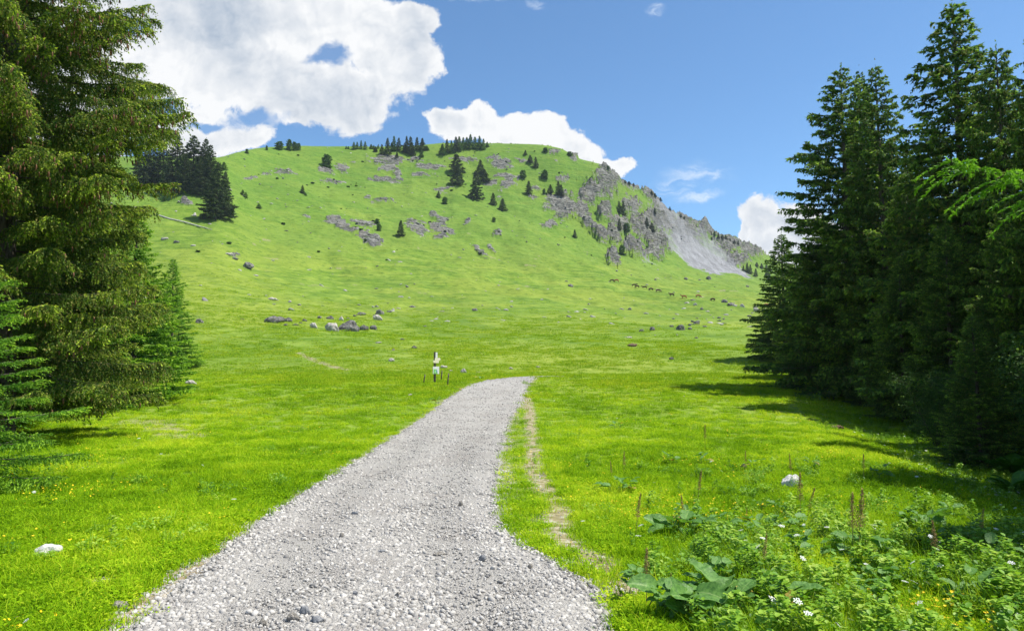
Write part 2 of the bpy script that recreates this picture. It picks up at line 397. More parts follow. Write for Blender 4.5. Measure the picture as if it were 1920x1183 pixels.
# --- ground material
GRASS_DK, GRASS_MD, GRASS_LT, GRASS_YL = (0.085, 0.165, 0.016), (0.155, 0.245, 0.024), (0.220, 0.305, 0.046), (0.29, 0.32, 0.045)
m, t = mat_new('grass_and_rock')
pos = t.new('ShaderNodeNewGeometry').outputs['Position']
rk_, sc_, dt_ = t.attr('rock'), t.attr('scree'), t.attr('dirt'); far_ = t.attr('far')
nA = t.noise(pos, 0.018, 4, 0.55); nB = t.noise(pos, 0.11, 5, 0.6); nC = t.noise(pos, 0.9, 5, 0.65); nD = t.noise(pos, 9.0, 4, 0.7)
st = t.vmath('MULTIPLY', pos, (0.055, 0.10, 0.9)); nS = t.noise(st, 1.0, 6, 0.68, 0.25)
st2 = t.vmath('MULTIPLY', pos, (0.02, 0.05, 0.14)); nS2 = t.noise(st2, 1.0, 4, 0.6, 0.5)
g1 = t.mix(t.ramp(nB, 0.36, 0.66), GRASS_MD, GRASS_LT)
g1 = t.mix(t.math('MULTIPLY', t.ramp(nS, 0.42, 0.62, 0.0, 1.0), t.math('MULTIPLY', far_, 0.75)), g1, GRASS_DK)
g1 = t.mix(t.math('MULTIPLY', t.ramp(nA, 0.42, 0.62), 0.5), g1, GRASS_YL)
g1 = t.mix(t.math('MULTIPLY', t.ramp(nS2, 0.50, 0.64), t.math('MULTIPLY', far_, 0.8)), g1, (0.25, 0.31, 0.045))
g1 = t.mix(t.ramp(nC, 0.52, 0.72, 0, 0.55), g1, (0.075, 0.17, 0.014))
g1 = t.mix(t.ramp(nD, 0.50, 0.75, 0, 0.5), g1, (0.06, 0.13, 0.01))
sz_ = t.new('ShaderNodeSeparateXYZ'); t.put(sz_.inputs[0], pos)
hiz = t.ramp(t.math('ADD', sz_.outputs[2], t.math('MULTIPLY', t.math('SUBTRACT', nA, 0.5), 160.0)), 30.0, 95.0)
g1 = t.mix(t.math('MULTIPLY', hiz, 0.55), g1, (0.100, 0.205, 0.030))
zl = t.math('ADD', t.math('MULTIPLY', sz_.outputs[2], 0.55), t.math('MULTIPLY', nB, 5.5)); zl = t.math('ADD', zl, t.math('MULTIPLY', sz_.outputs[0], 0.035))
ln_ = t.ramp(t.math('ABSOLUTE', t.math('SUBTRACT', t.math('FRACT', zl), 0.5)), 0.0, 0.10, 1, 0)
ln_ = t.math('MULTIPLY', ln_, t.ramp(t.noise(pos, 0.035, 3, 0.6), 0.45, 0.6))
g1 = t.mix(t.math('MULTIPLY', ln_, t.math('MULTIPLY', far_, 0.5)), g1, (0.07, 0.13, 0.02))
dsv = t.new('ShaderNodeCombineXYZ'); t.put(dsv.inputs[0], t.math('MULTIPLY', t.math('ADD', sz_.outputs[2], t.math('MULTIPLY', sz_.outputs[0], 0.42)), 0.22)); t.put(dsv.inputs[1], t.math('MULTIPLY', sz_.outputs[0], 0.02))
nDg = t.noise(dsv.outputs[0], 1.0, 6, 0.7, 0.3)
g1 = t.mix(t.math('MULTIPLY', t.ramp(nDg, 0.50, 0.66), t.math('MULTIPLY', far_, 0.45)), g1, (0.085, 0.165, 0.022))
g1 = t.mix(t.math('MULTIPLY', far_, 0.04), g1, (0.06, 0.11, 0.012))
nE = t.noise(t.vmath('MULTIPLY', pos, (0.30, 0.30, 0.9)), 1.0, 7, 0.75)
g1 = t.mix(t.math('MULTIPLY', t.ramp(nE, 0.52, 0.62), t.math('MULTIPLY', far_, 0.65)), g1, (0.055, 0.12, 0.014))
g1 = t.mix(t.math('MULTIPLY', t.ramp(nE, 0.30, 0.42, 1, 0), t.math('MULTIPLY', far_, 0.40)), g1, (0.31, 0.36, 0.085))
nR = t.noise(t.vmath('MULTIPLY', pos, (0.22, 0.22, 0.8)), 0.55, 7, 0.66, 0.9); nR2 = t.noise(pos, 0.12, 4, 0.6)
nF = t.noise(t.vmath('MULTIPLY', pos, (0.5, 0.5, 1.3)), 1.0, 6, 0.75)
rc = t.mix(t.ramp(t.math('ADD', t.math('MULTIPLY', nR, 0.55), t.math('MULTIPLY', nF, 0.45)), 0.41, 0.61), (0.055, 0.055, 0.050), (0.31, 0.305, 0.27))
nK = t.noise(t.vmath('MULTIPLY', pos, (0.5, 0.5, 1.0)), 0.9, 6, 0.8, 1.5)
rc = t.mix(t.ramp(nK, 0.52, 0.60, 0, 0.75), rc, (0.05, 0.05, 0.05))
rc = t.mix(t.ramp(nK, 0.30, 0.42, 0.5, 0), rc, (0.10, 0.17, 0.03))
rc = t.mix(t.ramp(nR2, 0.5, 0.7, 0, 0.45), rc, (0.25, 0.22, 0.17))
scn = t.noise(pos, 1.3, 8, 0.8)
scc = t.mix(t.ramp(scn, 0.35, 0.65), (0.19, 0.195, 0.205), (0.36, 0.36, 0.365))
scc = t.mix(t.ramp(nB, 0.42, 0.6, 0, 0.6), scc, (0.19, 0.19, 0.195))
dcn = t.noise(pos, 7.0, 6, 0.7)
dc = t.mix(t.ramp(dcn, 0.35, 0.65), (0.20, 0.14, 0.085), (0.42, 0.34, 0.24))
dc = t.mix(t.math('MULTIPLY', t.ramp(dcn, 0.54, 0.6), 0.7), dc, (0.50, 0.47, 0.43))
col = t.mix(t.math('MULTIPLY', dt_, 0.9), g1, dc)
rk2 = t.math('ADD', rk_, t.math('MULTIPLY', t.math('SUBTRACT', nF, 0.52), 2.6))
rmask = t.ramp(t.math('ADD', rk2, t.math('MULTIPLY', t.math('SUBTRACT', nR, 0.5), 2.4)), 0.42, 0.60)
rmask = t.math('MULTIPLY', rmask, t.ramp(rk_, 0.02, 0.15))
col = t.mix(rmask, col, rc)
scs = t.noise(t.vmath('MULTIPLY', pos, (0.16, 0.02, 0.02)), 1.0, 5, 0.7, 0.2)
scc = t.mix(t.ramp(scs, 0.42, 0.62, 0, 0.65), scc, (0.15, 0.15, 0.15))
scc = t.mix(t.ramp(nF, 0.60, 0.68, 0, 0.5), scc, (0.10, 0.16, 0.04))
col = t.mix(sc_, col, scc)
nb = bumpn(t, t.math('ADD', t.math('MULTIPLY', nC, 0.6), t.math('MULTIPLY', nD, 0.08)), 0.6, 0.5)
nb = bumpn(t, nR, 0.9, 2.2, nb) if False else nb
b2 = t.new('ShaderNodeBump'); t.put(b2.inputs['Height'], nR); b2.inputs['Distance'].default_value = 3.0; t.put(b2.inputs['Strength'], t.math('MULTIPLY', rmask, 0.9)); t.put(b2.inputs['Normal'], nb)
b3 = t.new('ShaderNodeBump'); t.put(b3.inputs['Height'], nS); b3.inputs['Distance'].default_value = 1.6; t.put(b3.inputs['Strength'], t.math('MULTIPLY', far_, 0.55)); t.put(b3.inputs['Normal'], b2.outputs[0])
finish(t, principled(t, col, 0.95, 0.1, b3.outputs[0]))

def mesh_np(name, co_, faces, mat=None, smooth=False, attrs=None):
    """co_ (N,3); faces (M,k) one polygon size"""
    me = bpy.data.meshes.new(name); n = len(co_); mf, k = faces.shape
    me.vertices.add(n); me.vertices.foreach_set('co', np.ascontiguousarray(co_, np.float32).ravel())
    me.loops.add(mf * k); me.loops.foreach_set('vertex_index', np.ascontiguousarray(faces, np.int32).ravel())
    me.polygons.add(mf); me.polygons.foreach_set('loop_start', (np.arange(mf) * k).astype(np.int32))
    me.polygons.foreach_set('loop_total', np.full(mf, k, np.int32))
    if smooth: me.polygons.foreach_set('use_smooth', np.ones(mf, bool))
    for an, v in (attrs or {}).items():
        v = np.asarray(v)
        if v.ndim == 2 and v.shape[1] == 4:
            a = me.attributes.new(an, 'FLOAT_COLOR', 'POINT'); a.data.foreach_set('color', v.astype(np.float32).ravel())
        elif v.ndim == 2:
            a = me.attributes.new(an, 'FLOAT_VECTOR', 'POINT'); a.data.foreach_set('vector', v.astype(np.float32).ravel())
        elif v.dtype.kind == 'i':
            a = me.attributes.new(an, 'INT', 'POINT'); a.data.foreach_set('value', v.astype(np.int32))
        else:
            a = me.attributes.new(an, 'FLOAT', 'POINT'); a.data.foreach_set('value', v.astype(np.float32))
    me.update(calc_edges=True)
    if mat is not None: me.materials.append(mats[mat] if isinstance(mat, str) else mat)
    return me
def link(name, me, parent=None, loc=None):
    o = bpy.data.objects.new(name, me); C.objects.link(o)
    if parent is not None: o.parent = parent
    if loc is not None: o.location = loc
    return o
def tag(o, label=None, cat=None, group=None, kind=None):
    if label: o['label'] = label
    if cat: o['category'] = cat
    if group: o['group'] = group
    if kind: o['kind'] = kind
    return o
def thing(name, label, cat, loc, rz=0, group=None, s=1):
    o = bpy.data.objects.new(name, None); C.objects.link(o); o.empty_display_size = 0.3
    o.location = loc; o.rotation_euler = (0, 0, rz); o.scale = (s, s, s) if not isinstance(s, tuple) else s
    return tag(o, label, cat, group)

farw = sstep(RA, 40, 150)
def terrain_part(name, r0, r1, label):
    k0, k1 = r0, r1
    idx = np.arange((k1 - k0 + 1) * NT_).reshape(k1 - k0 + 1, NT_)
    a = idx[:-1, :]; b = idx[1:, :]
    fa = np.stack([a, np.roll(a, -1, 1), np.roll(b, -1, 1), b], -1).reshape(-1, 4)[:, ::-1]
    sl = slice(k0, k1 + 1)
    co_ = np.stack([X[sl], Y[sl], Z[sl]], -1).reshape(-1, 3)
    me = mesh_np(name, co_, fa, 'grass_and_rock', True, {'rock': rock[sl].ravel(), 'scree': scree[sl].ravel(), 'dirt': dirt[sl].ravel(), 'far': farw[sl].ravel()})
    return tag(link(name, me), label, None, None, 'structure')
ksplit = int(np.argmax(RR > 150))
terrain_part('ground', 0, ksplit, 'bright green alpine meadow around the gravel track')
terrain_part('hill', ksplit, NR - 1, 'grassy mountainside with grey crags and a scree slope rising behind the meadow')

# ------------------------------------------------------------------ gravel path
m, t = mat_new('gravel_bed')
pos = t.new('ShaderNodeNewGeometry').outputs['Position']
v1 = t.new('ShaderNodeTexVoronoi', feature='F1'); t.put(v1.inputs['Vector'], pos); v1.inputs['Scale'].default_value = 52
v2 = t.new('ShaderNodeTexVoronoi', feature='F1'); t.put(v2.inputs['Vector'], pos); v2.inputs['Scale'].default_value = 130
sx = t.new('ShaderNodeSeparateXYZ'); t.put(sx.inputs[0], v1.outputs['Color'])
sx2 = t.new('ShaderNodeSeparateXYZ'); t.put(sx2.inputs[0], v2.outputs['Color'])
big = t.noise(pos, 0.8, 4, 0.6); fine = t.noise(pos, 30, 5, 0.75)
c = t.mix(sx.outputs[0], (0.37, 0.35, 0.318), (0.50, 0.475, 0.43))
c = t.mix(t.math('MULTIPLY', sx2.outputs[1], 0.5), c, (0.49, 0.47, 0.435))
c = t.mix(t.ramp(fine, 0.55, 0.7, 0, 0.5), c, (0.15, 0.142, 0.13))
c = t.mix(t.ramp(big, 0.45, 0.68, 0, 0.7), c, (0.36, 0.33, 0.295))
hh = t.math('ADD', t.math('MULTIPLY', v1.outputs['Distance'], -1.0), t.math('MULTIPLY', v2.outputs['Distance'], -0.5))
finish(t, principled(t, c, 0.9, 0.2, bumpn(t, hh, 1.0, 0.022)))
ny, nx = 620, 44
ty = np.concatenate([np.linspace(-6, 3.5, 20)[:-1], np.geomspace(3.5, pyy[-3] - 2.0, ny - 19)])
L_ = pchip(pyy, pl, ty); Rr = pchip(pyy, pr, ty)
s = np.linspace(-0.09, 1.09, nx)
XX = L_[:, None] + (Rr - L_)[:, None] * s[None, :]; YYp = ty[:, None] + 0 * XX
zz = samp(Z, XX.ravel(), YYp.ravel()).reshape(XX.shape)
ed = np.minimum(s, 1 - s)[None, :] * (Rr - L_)[:, None]
off = 0.045 * sstep(ed + 0.16 * fbm(XX * 2.2, YYp * 2.2, 3, 7), -0.12, 0.22) - 0.012
off += 0.014 * fbm(XX * 1.2, YYp * 1.2, 3, 9) * (ed > 0.1) - 0.012 * np.exp(-((s[None, :] - 0.27) / 0.09) ** 2) - 0.012 * np.exp(-((s[None, :] - 0.74) / 0.09) ** 2)
zz = zz + off
idx = np.arange(len(ty) * nx).reshape(len(ty), nx)
fa = np.stack([idx[:-1, :-1], idx[:-1, 1:], idx[1:, 1:], idx[1:, :-1]], -1).reshape(-1, 4)
tag(link('gravel_path', mesh_np('gravel_path', np.stack([XX, YYp, zz], -1).reshape(-1, 3), fa, 'gravel_bed', True)),
    'light grey gravel track curving away across the meadow', None, None, 'structure')

# ------------------------------------------------------------------ instanced ground cover (stuff)
def leafy_mat(name, ramp_cols, transl=0.3, inst=True, rough=0.55, spec=0.25, att='b'):
    m, t = mat_new(name)
    rnd = t.new('ShaderNodeObjectInfo').outputs['Random'] if inst else t.attr('tint')
    pos = t.new('ShaderNodeNewGeometry').outputs['Position']
    n = t.noise(pos, 0.45, 3, 0.6)
    f = t.math('ADD', t.math('MULTIPLY', rnd, 0.28), t.math('MULTIPLY', t.attr(att), 0.55))
    f = t.math('ADD', f, t.ramp(n, 0.3, 0.7, -0.06, 0.26))
    n2 = t.noise(pos, 0.13, 3, 0.6); f = t.math('ADD', f, t.ramp(n2, 0.35, 0.65, -0.10, 0.12))
    cr = t.new('ShaderNodeValToRGB'); t.put(cr.inputs[0], f)
    e = cr.color_ramp.elements; e[0].position = 0.12; e[0].color = (*ramp_cols[0], 1); e[1].position = 0.9; e[1].color = (*ramp_cols[-1], 1)
    for k, cc in enumerate(ramp_cols[1:-1]):
        el = e.new(0.12 + 0.78 * (k + 1) / (len(ramp_cols) - 1)); el.color = (*cc, 1)
    d = principled(t, cr.outputs[0], rough, spec)
    tr = t.new('ShaderNodeBsdfTranslucent'); t.put(tr.inputs[0], t.mix(1.0, cr.outputs[0], (1.25, 1.2, 0.7), 'MULTIPLY'))
    mx = t.new('ShaderNodeMixShader'); mx.inputs[0].default_value = transl; t.l.new(d, mx.inputs[1]); t.l.new(tr.outputs[0], mx.inputs[2])
    finish(t, mx.outputs[0]); return m
def flat_mat(name, cols_, scale=8, rough=0.85, spec=0.2, bump=0.4, bd=0.02, inst=False):
    m, t = mat_new(name)
    tc_ = t.new('ShaderNodeTexCoord').outputs['Object']
    n = t.noise(tc_, scale, 6, 0.65)
    c = t.mix(t.ramp(n, 0.32, 0.68), cols_[0], cols_[1])
    if inst:
        r = t.new('ShaderNodeObjectInfo').outputs['Random']
        c = t.mix(t.ramp(r, 0.0, 1.0, 0, 0.9), c, cols_[2] if len(cols_) > 2 else cols_[1])
        r2 = t.math('FRACT', t.math('MULTIPLY', r, 17.3))
        c = t.mix(t.ramp(r2, 0.82, 0.9, 0, 0.8), c, cols_[3] if len(cols_) > 3 else cols_[0])
    finish(t, principled(t, c, rough, spec, bumpn(t, n, bump, bd))); return m
leafy_mat('grass_blade', [(0.070,0.170,0.003),(0.190,0.370,0.006),(0.330,0.520,0.010),(0.58,0.66,0.040)], 0.40, rough=.8, spec=.08)
leafy_mat('herb_leaf', [(0.055,0.16,0.010),(0.14,0.31,0.016),(0.26,0.45,0.03),(0.42,0.55,0.08)], 0.36, rough=0.5, spec=0.3)
leafy_mat('meadow_tuft', [(0.130,0.260,0.008),(0.220,0.370,0.012),(0.300,0.430,0.016),(0.42,0.47,0.030)], 0.35, rough=.8, spec=.08)
flat_mat('gravel_stone', [(0.24,0.228,0.208),(0.42,0.398,0.362),(0.56,0.535,0.49),(0.17,0.165,0.158)], 40, 0.85, 0.2, 0.5, 0.004, inst=True)
flat_mat('yellow_petal', [(0.75,0.52,0.01),(0.85,0.66,0.02)], 30, 0.5)
flat_mat('white_petal', [(0.62,0.63,0.58),(0.75,0.75,0.72)], 40, 0.7)

def blades(rng, n, rad, h0, h1, w_, lean=0.5):
    a = rng.uniform(0, 6.283, n); r = rad * np.sqrt(rng.random(n)); bx, by = r*np.cos(a), r*np.sin(a)
    hh = rng.uniform(h0, h1, n); d = rng.uniform(0, 6.283, n); ln = hh * rng.uniform(0.15, lean + 0.35, n)
    ww = w_ * rng.uniform(0.7, 1.3, n); f = d + 1.57 + rng.normal(0, .5, n)
    wx_, wy_ = np.cos(f) * ww / 2, np.sin(f) * ww / 2
    mx_, my_ = bx + np.cos(d)*ln*0.35, by + np.sin(d)*ln*0.35
    tx, ty_ = bx + np.cos(d)*ln, by + np.sin(d)*ln
    z0 = -0.02 * np.ones(n)
    V = np.stack([np.stack([bx-wx_, by-wy_, z0], -1), np.stack([bx+wx_, by+wy_, z0], -1),
                  np.stack([mx_+wx_*.8, my_+wy_*.8, hh*.6], -1), np.stack([mx_-wx_*.8, my_-wy_*.8, hh*.6], -1), np.stack([tx, ty_, hh*.95], -1)], 1)
    b = np.repeat(rng.random(n), 5)
    base = (np.arange(n) * 5)[:, None]
    tris = np.concatenate([base + [0,1,2], base + [0,2,3], base + [3,2,4]])
    return V.reshape(-1, 3), tris, b
def leaves(rng, n, rad, h0, h1, size, cup=0.25):
    """small rounded leaves on short stems, seen as rhombs of two folded triangles each"""
    a = rng.uniform(0, 6.283, n); r = rad * np.sqrt(rng.random(n)); c = np.stack([r*np.cos(a), r*np.sin(a), rng.uniform(h0, h1, n)], -1)
    d = rng.uniform(0, 6.283, n); s_ = size * rng.uniform(0.6, 1.3, n); el = rng.uniform(-0.3, 0.6, n)
    f = np.stack([np.cos(d)*np.cos(el), np.sin(d)*np.cos(el), np.sin(el)], -1); sd_ = np.stack([-np.sin(d), np.cos(d), np.zeros(n)], -1)
    up = np.array([0, 0, 1.0])
    S = s_[:, None]
    P = [c - f*S*.5, c + sd_*S*.36 + f*S*-.1 + up*S*cup, c + sd_*S*.30 + f*S*.28 + up*S*cup*.7, c + f*S*.55, c - sd_*S*.30 + f*S*.28 + up*S*cup*.7, c - sd_*S*.36 + f*S*-.1 + up*S*cup]
    V = np.stack(P, 1); b = np.repeat(rng.random(n), 6); base = (np.arange(n)*6)[:, None]
    tris = np.concatenate([base + [0,1,2], base + [0,2,3], base + [0,3,4], base + [0,4,5]])
    return V.reshape(-1, 3), tris, b
def joinm(*parts):
    V, T_, B = [], [], []; o = 0
    for v, t_, b in parts: V.append(v); T_.append(t_ + o); B.append(b); o += len(v)
    return np.concatenate(V), np.concatenate(T_), np.concatenate(B)
def rockmesh(rng, sub=2, rough=0.22, flat=0.7, name='rock', mat=None, cuts=7, freq=1.7, sharp=True):
    import bmesh
    bm = bmesh.new(); bmesh.ops.create_icosphere(bm, subdivisions=sub, radius=1.0)
    v = np.array([p.co[:] for p in bm.verts]); f = np.array([[q.index for q in p.verts] for p in bm.faces]); bm.free()
    for _ in range(cuts):                        # planar facets, like broken limestone
        n = rng.normal(size=3); n /= np.linalg.norm(n); d = rng.uniform(0.55, 0.85)
        k = v @ n; ex = np.maximum(k - d, 0); v = v - ex[:, None] * n * 0.92
    s1, s2 = rng.uniform(0, 50, 2)
    v = v * (1 + rough * fbm(v[:, 0]*freq + s1 + v[:, 2], v[:, 1]*freq + s2 - v[:, 2]*.7, 4, 5)[:, None])
    v = v * np.array([1.0, rng.uniform(.65, .95), flat])
    return v, f
def tmpl_coll(name, meshes):
    c_ = bpy.data.collections.new(name)
    for i, me in enumerate(meshes):
        c_.objects.link(bpy.data.objects.new('%s_%02d' % (name, i), me))
    return c_
def scatter(name, pts, rot, scl, idx, coll, label, cat):
    me = bpy.data.meshes.new(name); n = len(pts); me.vertices.add(n); me.vertices.foreach_set('co', pts.astype(np.float32).ravel())
    for an, ty_, key, v in (('rot', 'FLOAT_VECTOR', 'vector', rot), ('scl', 'FLOAT_VECTOR', 'vector', scl), ('idx', 'INT', 'value', idx)):
        a = me.attributes.new(an, ty_, 'POINT'); a.data.foreach_set(key, np.ascontiguousarray(v, np.int32 if ty_ == 'INT' else np.float32).ravel())
    ob = link(name, me)
    ng = bpy.data.node_groups.new(name + '_scatter', 'GeometryNodeTree')
    ng.interface.new_socket('Geometry', in_out='INPUT', socket_type='NodeSocketGeometry')
    ng.interface.new_socket('Geometry', in_out='OUTPUT', socket_type='NodeSocketGeometry')
    N = ng.nodes; Lk = ng.links
    gi = N.new('NodeGroupInput'); go = N.new('NodeGroupOutput'); ip = N.new('GeometryNodeInstanceOnPoints')
    ci = N.new('GeometryNodeCollectionInfo'); ci.inputs[0].default_value = coll; ci.inputs['Separate Children'].default_value = True; ci.inputs['Reset Children'].default_value = True
    def at_(nm, dt):
        a = N.new('GeometryNodeInputNamedAttribute'); a.data_type = dt; a.inputs[0].default_value = nm; return a.outputs[0]
    mp = N.new('GeometryNodeMeshToPoints'); Lk.new(gi.outputs[0], mp.inputs[0]); mp.inputs['Radius'].default_value = 0.001
    Lk.new(mp.outputs[0], ip.inputs['Points']); Lk.new(ci.outputs[0], ip.inputs['Instance']); ip.inputs['Pick Instance'].default_value = True
    Lk.new(at_('idx', 'INT'), ip.inputs['Instance Index']); Lk.new(at_('scl', 'FLOAT_VECTOR'), ip.inputs['Scale'])
    er = N.new('FunctionNodeEulerToRotation'); Lk.new(at_('rot', 'FLOAT_VECTOR'), er.inputs[0]); Lk.new(er.outputs[0], ip.inputs['Rotation'])
    Lk.new(ip.outputs[0], go.inputs[0])
    md = ob.modifiers.new('scatter', 'NODES'); md.node_group = ng
    return tag(ob, label, cat, None, 'stuff')
def mesh_t(name, vtb, mat): return mesh_np(name, vtb[0], vtb[1], mat, False, {'b': vtb[2]})
def place(rng, n, y0, y1, power=1.0, umax=0.86, dens_fn=None, zoff=0.0):
    """points over the ground in front of the camera, denser close by"""
    k = rng.random(n)
    y = np.exp(np.log(y0) + k * (np.log(y1) - np.log(y0))) if power == 1 else (y0**(1-power+1e-9) + k*(y1**(1-power+1e-9) - y0**(1-power+1e-9)))**(1/(1-power+1e-9))
    x = rng.uniform(-umax, umax, n) * (y + 1.5)
    keep = np.ones(n, bool)
    if dens_fn is not None: keep = rng.random(n) < dens_fn(x, y)
    x, y = x[keep], y[keep]
    return np.stack([x, y, samp(Z, x, y) + zoff], -1)
rng = np.random.default_rng(11)
def rotz(n, tilt=0.12): return np.stack([rng.normal(0, tilt, n), rng.normal(0, tilt, n), rng.uniform(0, 6.283, n)], -1)
def sc3(n, a, b, flat=None):
    s_ = rng.uniform(a, b, n); return np.stack([s_, s_, s_ if flat is None else s_*flat], -1)
FOREST = [(1440,668),(1500,690),(1560,722),(1620,748),(1700,792),(1760,832),(1850,862),(1960,930)]
fg = [G(*p) for p in FOREST]; fgy = np.array([p.y for p in fg])[::-1]; fgx = np.array([p.x for p in fg])[::-1]
def forest_in(x, y): return x - np.interp(y, fgy, fgx)      # >0 inside the wood
def gdens(x, y):
    d = samp(dirt, x, y); p = path_d(x, y); return np.clip(1 - 1.15 * d, 0.04, 1) * (p < -0.02 + 0.20*fbm(x*2.5, y*2.5, 3, 12) + 0.15*(x > 0)*(y > 6)*fbm(x*.8, y*.8, 2, 13)) * np.where(forest_in(x, y) > 0.8, 0.25, 1)
TG = [mesh_t('blades%d' % i, blades(rng, 64, 0.15, 0.025, 0.085, 0.0058, 0.85), 'grass_blade') for i in range(4)]
TG += [mesh_t('lush%d' % i, joinm(blades(rng, 40, 0.14, 0.03, 0.10, 0.0058, 0.9), leaves(rng, 40, 0.14, 0.012, 0.07, 0.026)), 'grass_blade') for i in range(3)]
TG += [mesh_t('long%d' % i, blades(rng, 46, 0.10, 0.08, 0.19, 0.0045, 0.6), 'grass_blade') for i in range(2)]
P = place(rng, 72000, 3.2, 62, 1.35, dens_fn=lambda x, y: gdens(x, y) * (1 - sstep(y, 34, 60))); n = len(P)
longp = 0.06 + 0.25 * (fbm(P[:, 0]*.4, P[:, 1]*.4, 2, 3) > 0.25)
ix = np.where(rng.random(n) < longp, rng.integers(7, 9, n), rng.integers(0, 7, n))
grow = 1 + P[:, 1] * 0.018
S = sc3(n, 0.75, 1.25) * np.stack([grow, grow, 0.8 + 0.006*P[:, 1]], -1)
scatter('grass', P, rotz(n), S, ix, tmpl_coll('tuft', TG), 'short bright green grass covering the near meadow', 'grass')
TM = [mesh_t('far_blades%d' % i, blades(rng, 60, 0.55, 0.06, 0.15, 0.022, 0.6), 'meadow_tuft') for i in range(4)]
P = place(rng, 64000, 24, 260, 1.1, 0.84, dens_fn=lambda x, y: gdens(x, y) * sstep(y, 24, 50) * (1 - sstep(y, 110, 255)) * (0.35 + 0.65 * (fbm(x*.09, y*.09, 3, 66) > -.1))); n = len(P)
g_ = (P[:, 1] / 60) ** 0.6
scatter('meadow_grass', P, rotz(n), sc3(n, 0.7, 1.5) * np.stack([g_, g_, 0.8*g_], -1), rng.integers(0, 4, n), tmpl_coll('far_tuft', TM), 'sunlit yellow green pasture grass running to the foot of the hill', 'grass')

# gravel
GS = []
for i in range(7):
    v, f = rockmesh(rng, 1, 0.25, rng.uniform(.4, .75), cuts=6); GS.append(mesh_np('gravel%d' % i, v, f, 'gravel_stone', False))
def gravdens(x, y): return np.clip((path_d(x, y) + 0.16) / 0.25, 0, 1)
def rutw(x, y):
    xl = np.interp(y, pyy, pl); xr = np.interp(y, pyy, pr); s_ = (x - xl) / (xr - xl)
    n_ = 0.35 + 0.9 * (fbm(x*.5, y*.22, 3, 19) + .5)
    return np.clip(n_ * (np.exp(-((s_ - .26)/.13)**2) + np.exp(-((s_ - .72)/.13)**2)), 0, 1)
def pathpts(n, y0, y1, pw):
    k = rng.random(n); q = 1 - pw; y = (y0**q + k*(y1**q - y0**q))**(1/q)
    xl = np.interp(y, pyy, pl); xr = np.interp(y, pyy, pr); x = xl + (xr - xl) * rng.uniform(-0.16, 1.16, n)
    k = rng.random(n) < np.clip((path_d(x, y) + 0.30 + 0.2*fbm(x*3, y*3, 2, 2)) / 0.34, 0.0, 1) ** 1.5 * (1 - 0.62*rutw(x, y)); x, y = x[k], y[k]
    return np.stack([x, y, samp(Z, x, y) + 0.030 * (path_d(x, y) > 0.05)], -1)
P = pathpts(160000, 3.3, 60, 1.55); n = len(P)
sz = 0.0056 + 0.027 * rng.random(n) ** 4.6
sz *= 1 + P[:, 1] * 0.02
xl = np.interp(P[:, 1], pyy, pl); xr = np.interp(P[:, 1], pyy, pr); sfr = (P[:, 0] - xl) / (xr - xl)
wheel = np.exp(-((sfr - .27)/.1)**2) + np.exp(-((sfr - .74)/.1)**2)
sz *= 1 - 0.35 * wheel * (rng.random(n) < .8)
# a few stones spill over the verge and the worn strips
Q = place(rng, 26000, 3.3, 32, 1.3, 0.8, lambda x, y: np.clip(samp(dirt, x, y)*1.2 - 0.25, 0, 1) * (path_d(x, y) < 0)); q = len(Q)
P = np.concatenate([P, Q]); sz = np.concatenate([sz, 0.008 + 0.022*rng.random(q)**2.5]); n = len(P)
scatter('gravel', P, rng.uniform(0, 6.28, (n, 3)) * np.array([0.12, 0.12, 1]), np.repeat(sz[:, None], 3, 1) * rng.uniform(.7, 1.3, (n, 3)), rng.integers(0, 7, n), tmpl_coll('gravel_bit', GS), 'loose light grey gravel spread over the track', 'gravel')

# buttercups, white umbels, leafy herbs
def flower(kind):
    if kind == 'y':
        a = np.linspace(0, 6.283, 6)[:-1]; V = [(0, 0, 0.0)]; 
        for q in a: V += [(0.010*math.cos(q-.55), 0.010*math.sin(q-.55), 0.006), (0.013*math.cos(q), 0.013*math.sin(q), 0.008), (0.010*math.cos(q+.55), 0.010*math.sin(q+.55), 0.006)]
        T_ = []
        for k in range(5): b = 1 + 3*k; T_ += [(0, b, b+1), (0, b+1, b+2)]
        return np.array(V), np.array(T_)
    V, T_ = [], []
    for k in range(16):
        a = k*2.4; r = 0.0085*math.sqrt(k); c_ = (r*math.cos(a), r*math.sin(a), -r*r*3); b = len(V)
        for q in range(5): V.append((c_[0]+0.007*math.cos(q*1.257), c_[1]+0.007*math.sin(q*1.257), c_[2]+0.002*(q % 2)))
        T_ += [(b, b+1, b+2), (b, b+2, b+3), (b, b+3, b+4)]
    return np.array(V), np.array(T_)
fy = mesh_np('buttercup', *flower('y'), 'yellow_petal'); fw = mesh_np('umbel', *flower('w'), 'white_petal')
def ydens(x, y):
    n_ = fbm(x*.35, y*.35, 3, 77) - 0.3*(x < 0)*(y < 7); return sstep(n_ + 0.25*np.exp(-((x-2.5)/2.5)**2)*(y < 14) + 0.2*(y > 60), 0.05, 0.5) * (path_d(x, y) < -0.4) * (forest_in(x, y) < -1)
P = place(rng, 34000, 3.5, 130, 1.15, dens_fn=ydens); n = len(P); P[:, 2] += rng.uniform(.06, .16, n)
scatter('buttercups', P, rotz(n, .4), sc3(n, .65, 1.15) * (1 + P[:, 1:2]*0.02), np.zeros(n, int), tmpl_coll('butter', [fy]), 'tiny yellow buttercups dotted through the grass', 'flowers')
def wdens(x, y):
    f_ = forest_in(x, y); return (np.exp(-((f_ + 1.6)/1.3)**2) * 0.6 + 0.12 * (x > 1.8) * (y < 9) * (x > 0.32*y) + 0.012) * (path_d(x, y) < -0.4)
